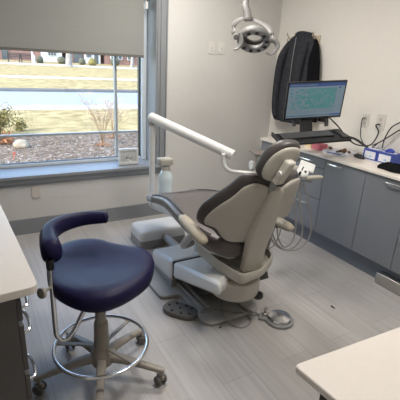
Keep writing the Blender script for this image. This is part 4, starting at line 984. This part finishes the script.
def tree(px, Y, r, h, label, seed):
    rs = random.Random(seed); c = far(px, 57, Y); z0 = gz(Y); t = thing('bare_tree', label, 'tree', (c.x, Y, z0))
    b = nb(); tube(b, [(c.x, Y, z0-.1), (c.x, Y, z0+.4), (c.x+.1, Y, z0+2.2), (c.x, Y, z0+h*.5)], [r*1.5, r, r*.85, r*.6], 12, sm=3); fin('trunk', b, 'bark', t)
    b = nb()
    for i in range(26):
        a = rs.uniform(0, 2*PI); s = rs.uniform(.3, .5); p0 = V((c.x, Y, z0+h*s)); p2 = p0+V((math.cos(a)*h*.3, math.sin(a)*h*.3, h*rs.uniform(.25, .5))); tube(b, [p0, p0.lerp(p2, .5)+V((0, 0, .3)), p2], [r*.35, r*.2, .02], 6, sm=3)
        for k in range(4):
            q = p0.lerp(p2, rs.uniform(.4, .9)); tube(b, [q, q+V((rs.uniform(-1, 1), rs.uniform(-1, 1), rs.uniform(.4, 1.4)))], [.04, .01], 4)
    fin('branches', b, 'bark', t); return t
tree(68.5, 46.5, .36, 9, 'bare tree with thick grey trunk on the lawn across the road', 3)
tree(132, 52, .22, 8, 'bare tree with slimmer trunk across the road at far right', 8)
def bush(px, Y, r, label, m='leafo', sd=1):
    c = far(px, 60, Y); b = nb(); bmesh.ops.create_icosphere(b, subdivisions=3, radius=r)
    for v in b.verts: v.co = v.co*(1+.18*noise.noise(v.co*4+V((sd, 0, 0))))+V((c.x, Y, gz(Y)+.05+r*.75))
    tag(fin('round_bush', b, m, angle=80), label, 'bush')
dk = mat('dark_hedge', (.07, .07, .045), .9, noise_amt=.3, nscale=5)
bush(92.5, 51.5, .5, 'dark round bush before the white fronted house', 'leafo', 2); bush(39.5, 52.5, .45, 'dark bush right of the white post across the road', dk, 3); bush(82, 53, .45, 'dark bush right of the thick tree trunk across the road', dk, 5)
bush(61.5, 53, .5, 'dark bush left of the thick tree trunk across the road', dk, 7); bush(115, 55, .6, 'dark bush before the low brick house', dk, 8)

# ------------------------------------------------------------------ lights and world
def area(name, loc, size, power, col, rot=(0, 0, 0)):
    l = bpy.data.lights.new(name, 'AREA'); l.shape = 'SQUARE'; l.size = size; l.energy = power; l.color = col
    o = bpy.data.objects.new(name, l); C.objects.link(o); o.location = loc; o.rotation_euler = rot
for x, y in ((1.5, 1.0), (1.5, 2.75)): area('ceiling_lamp', (x, y, CZ-.03), .55, 29, (1, .945, .88))
sun = bpy.data.lights.new('sun', 'SUN'); sun.energy = 2.2; sun.angle = .009; sun.color = (1, .95, .86)
so_ = bpy.data.objects.new('sun', sun); C.objects.link(so_); so_.rotation_euler = V((-.75, -.28, .62)).to_track_quat('Z', 'Y').to_euler()
wd = bpy.data.worlds.new('world'); bpy.context.scene.world = wd; wd.use_nodes = True; nt = wd.node_tree
sky = nt.nodes.new('ShaderNodeTexSky'); sky.sky_type = 'NISHITA'; sky.sun_disc = False; sky.sun_elevation = math.radians(38); sky.sun_rotation = math.radians(250); sky.air_density = 1.0; sky.dust_density = 1.5
bg = nt.nodes['Background']; bg.inputs[1].default_value = 1.25; nt.links.new(sky.outputs[0], bg.inputs[0])
s = bpy.context.scene
s.view_settings.view_transform = 'Standard'; s.view_settings.look = 'None'; s.view_settings.gamma = 1; s.view_settings.use_curve_mapping = False
s.view_settings.exposure = 0.0
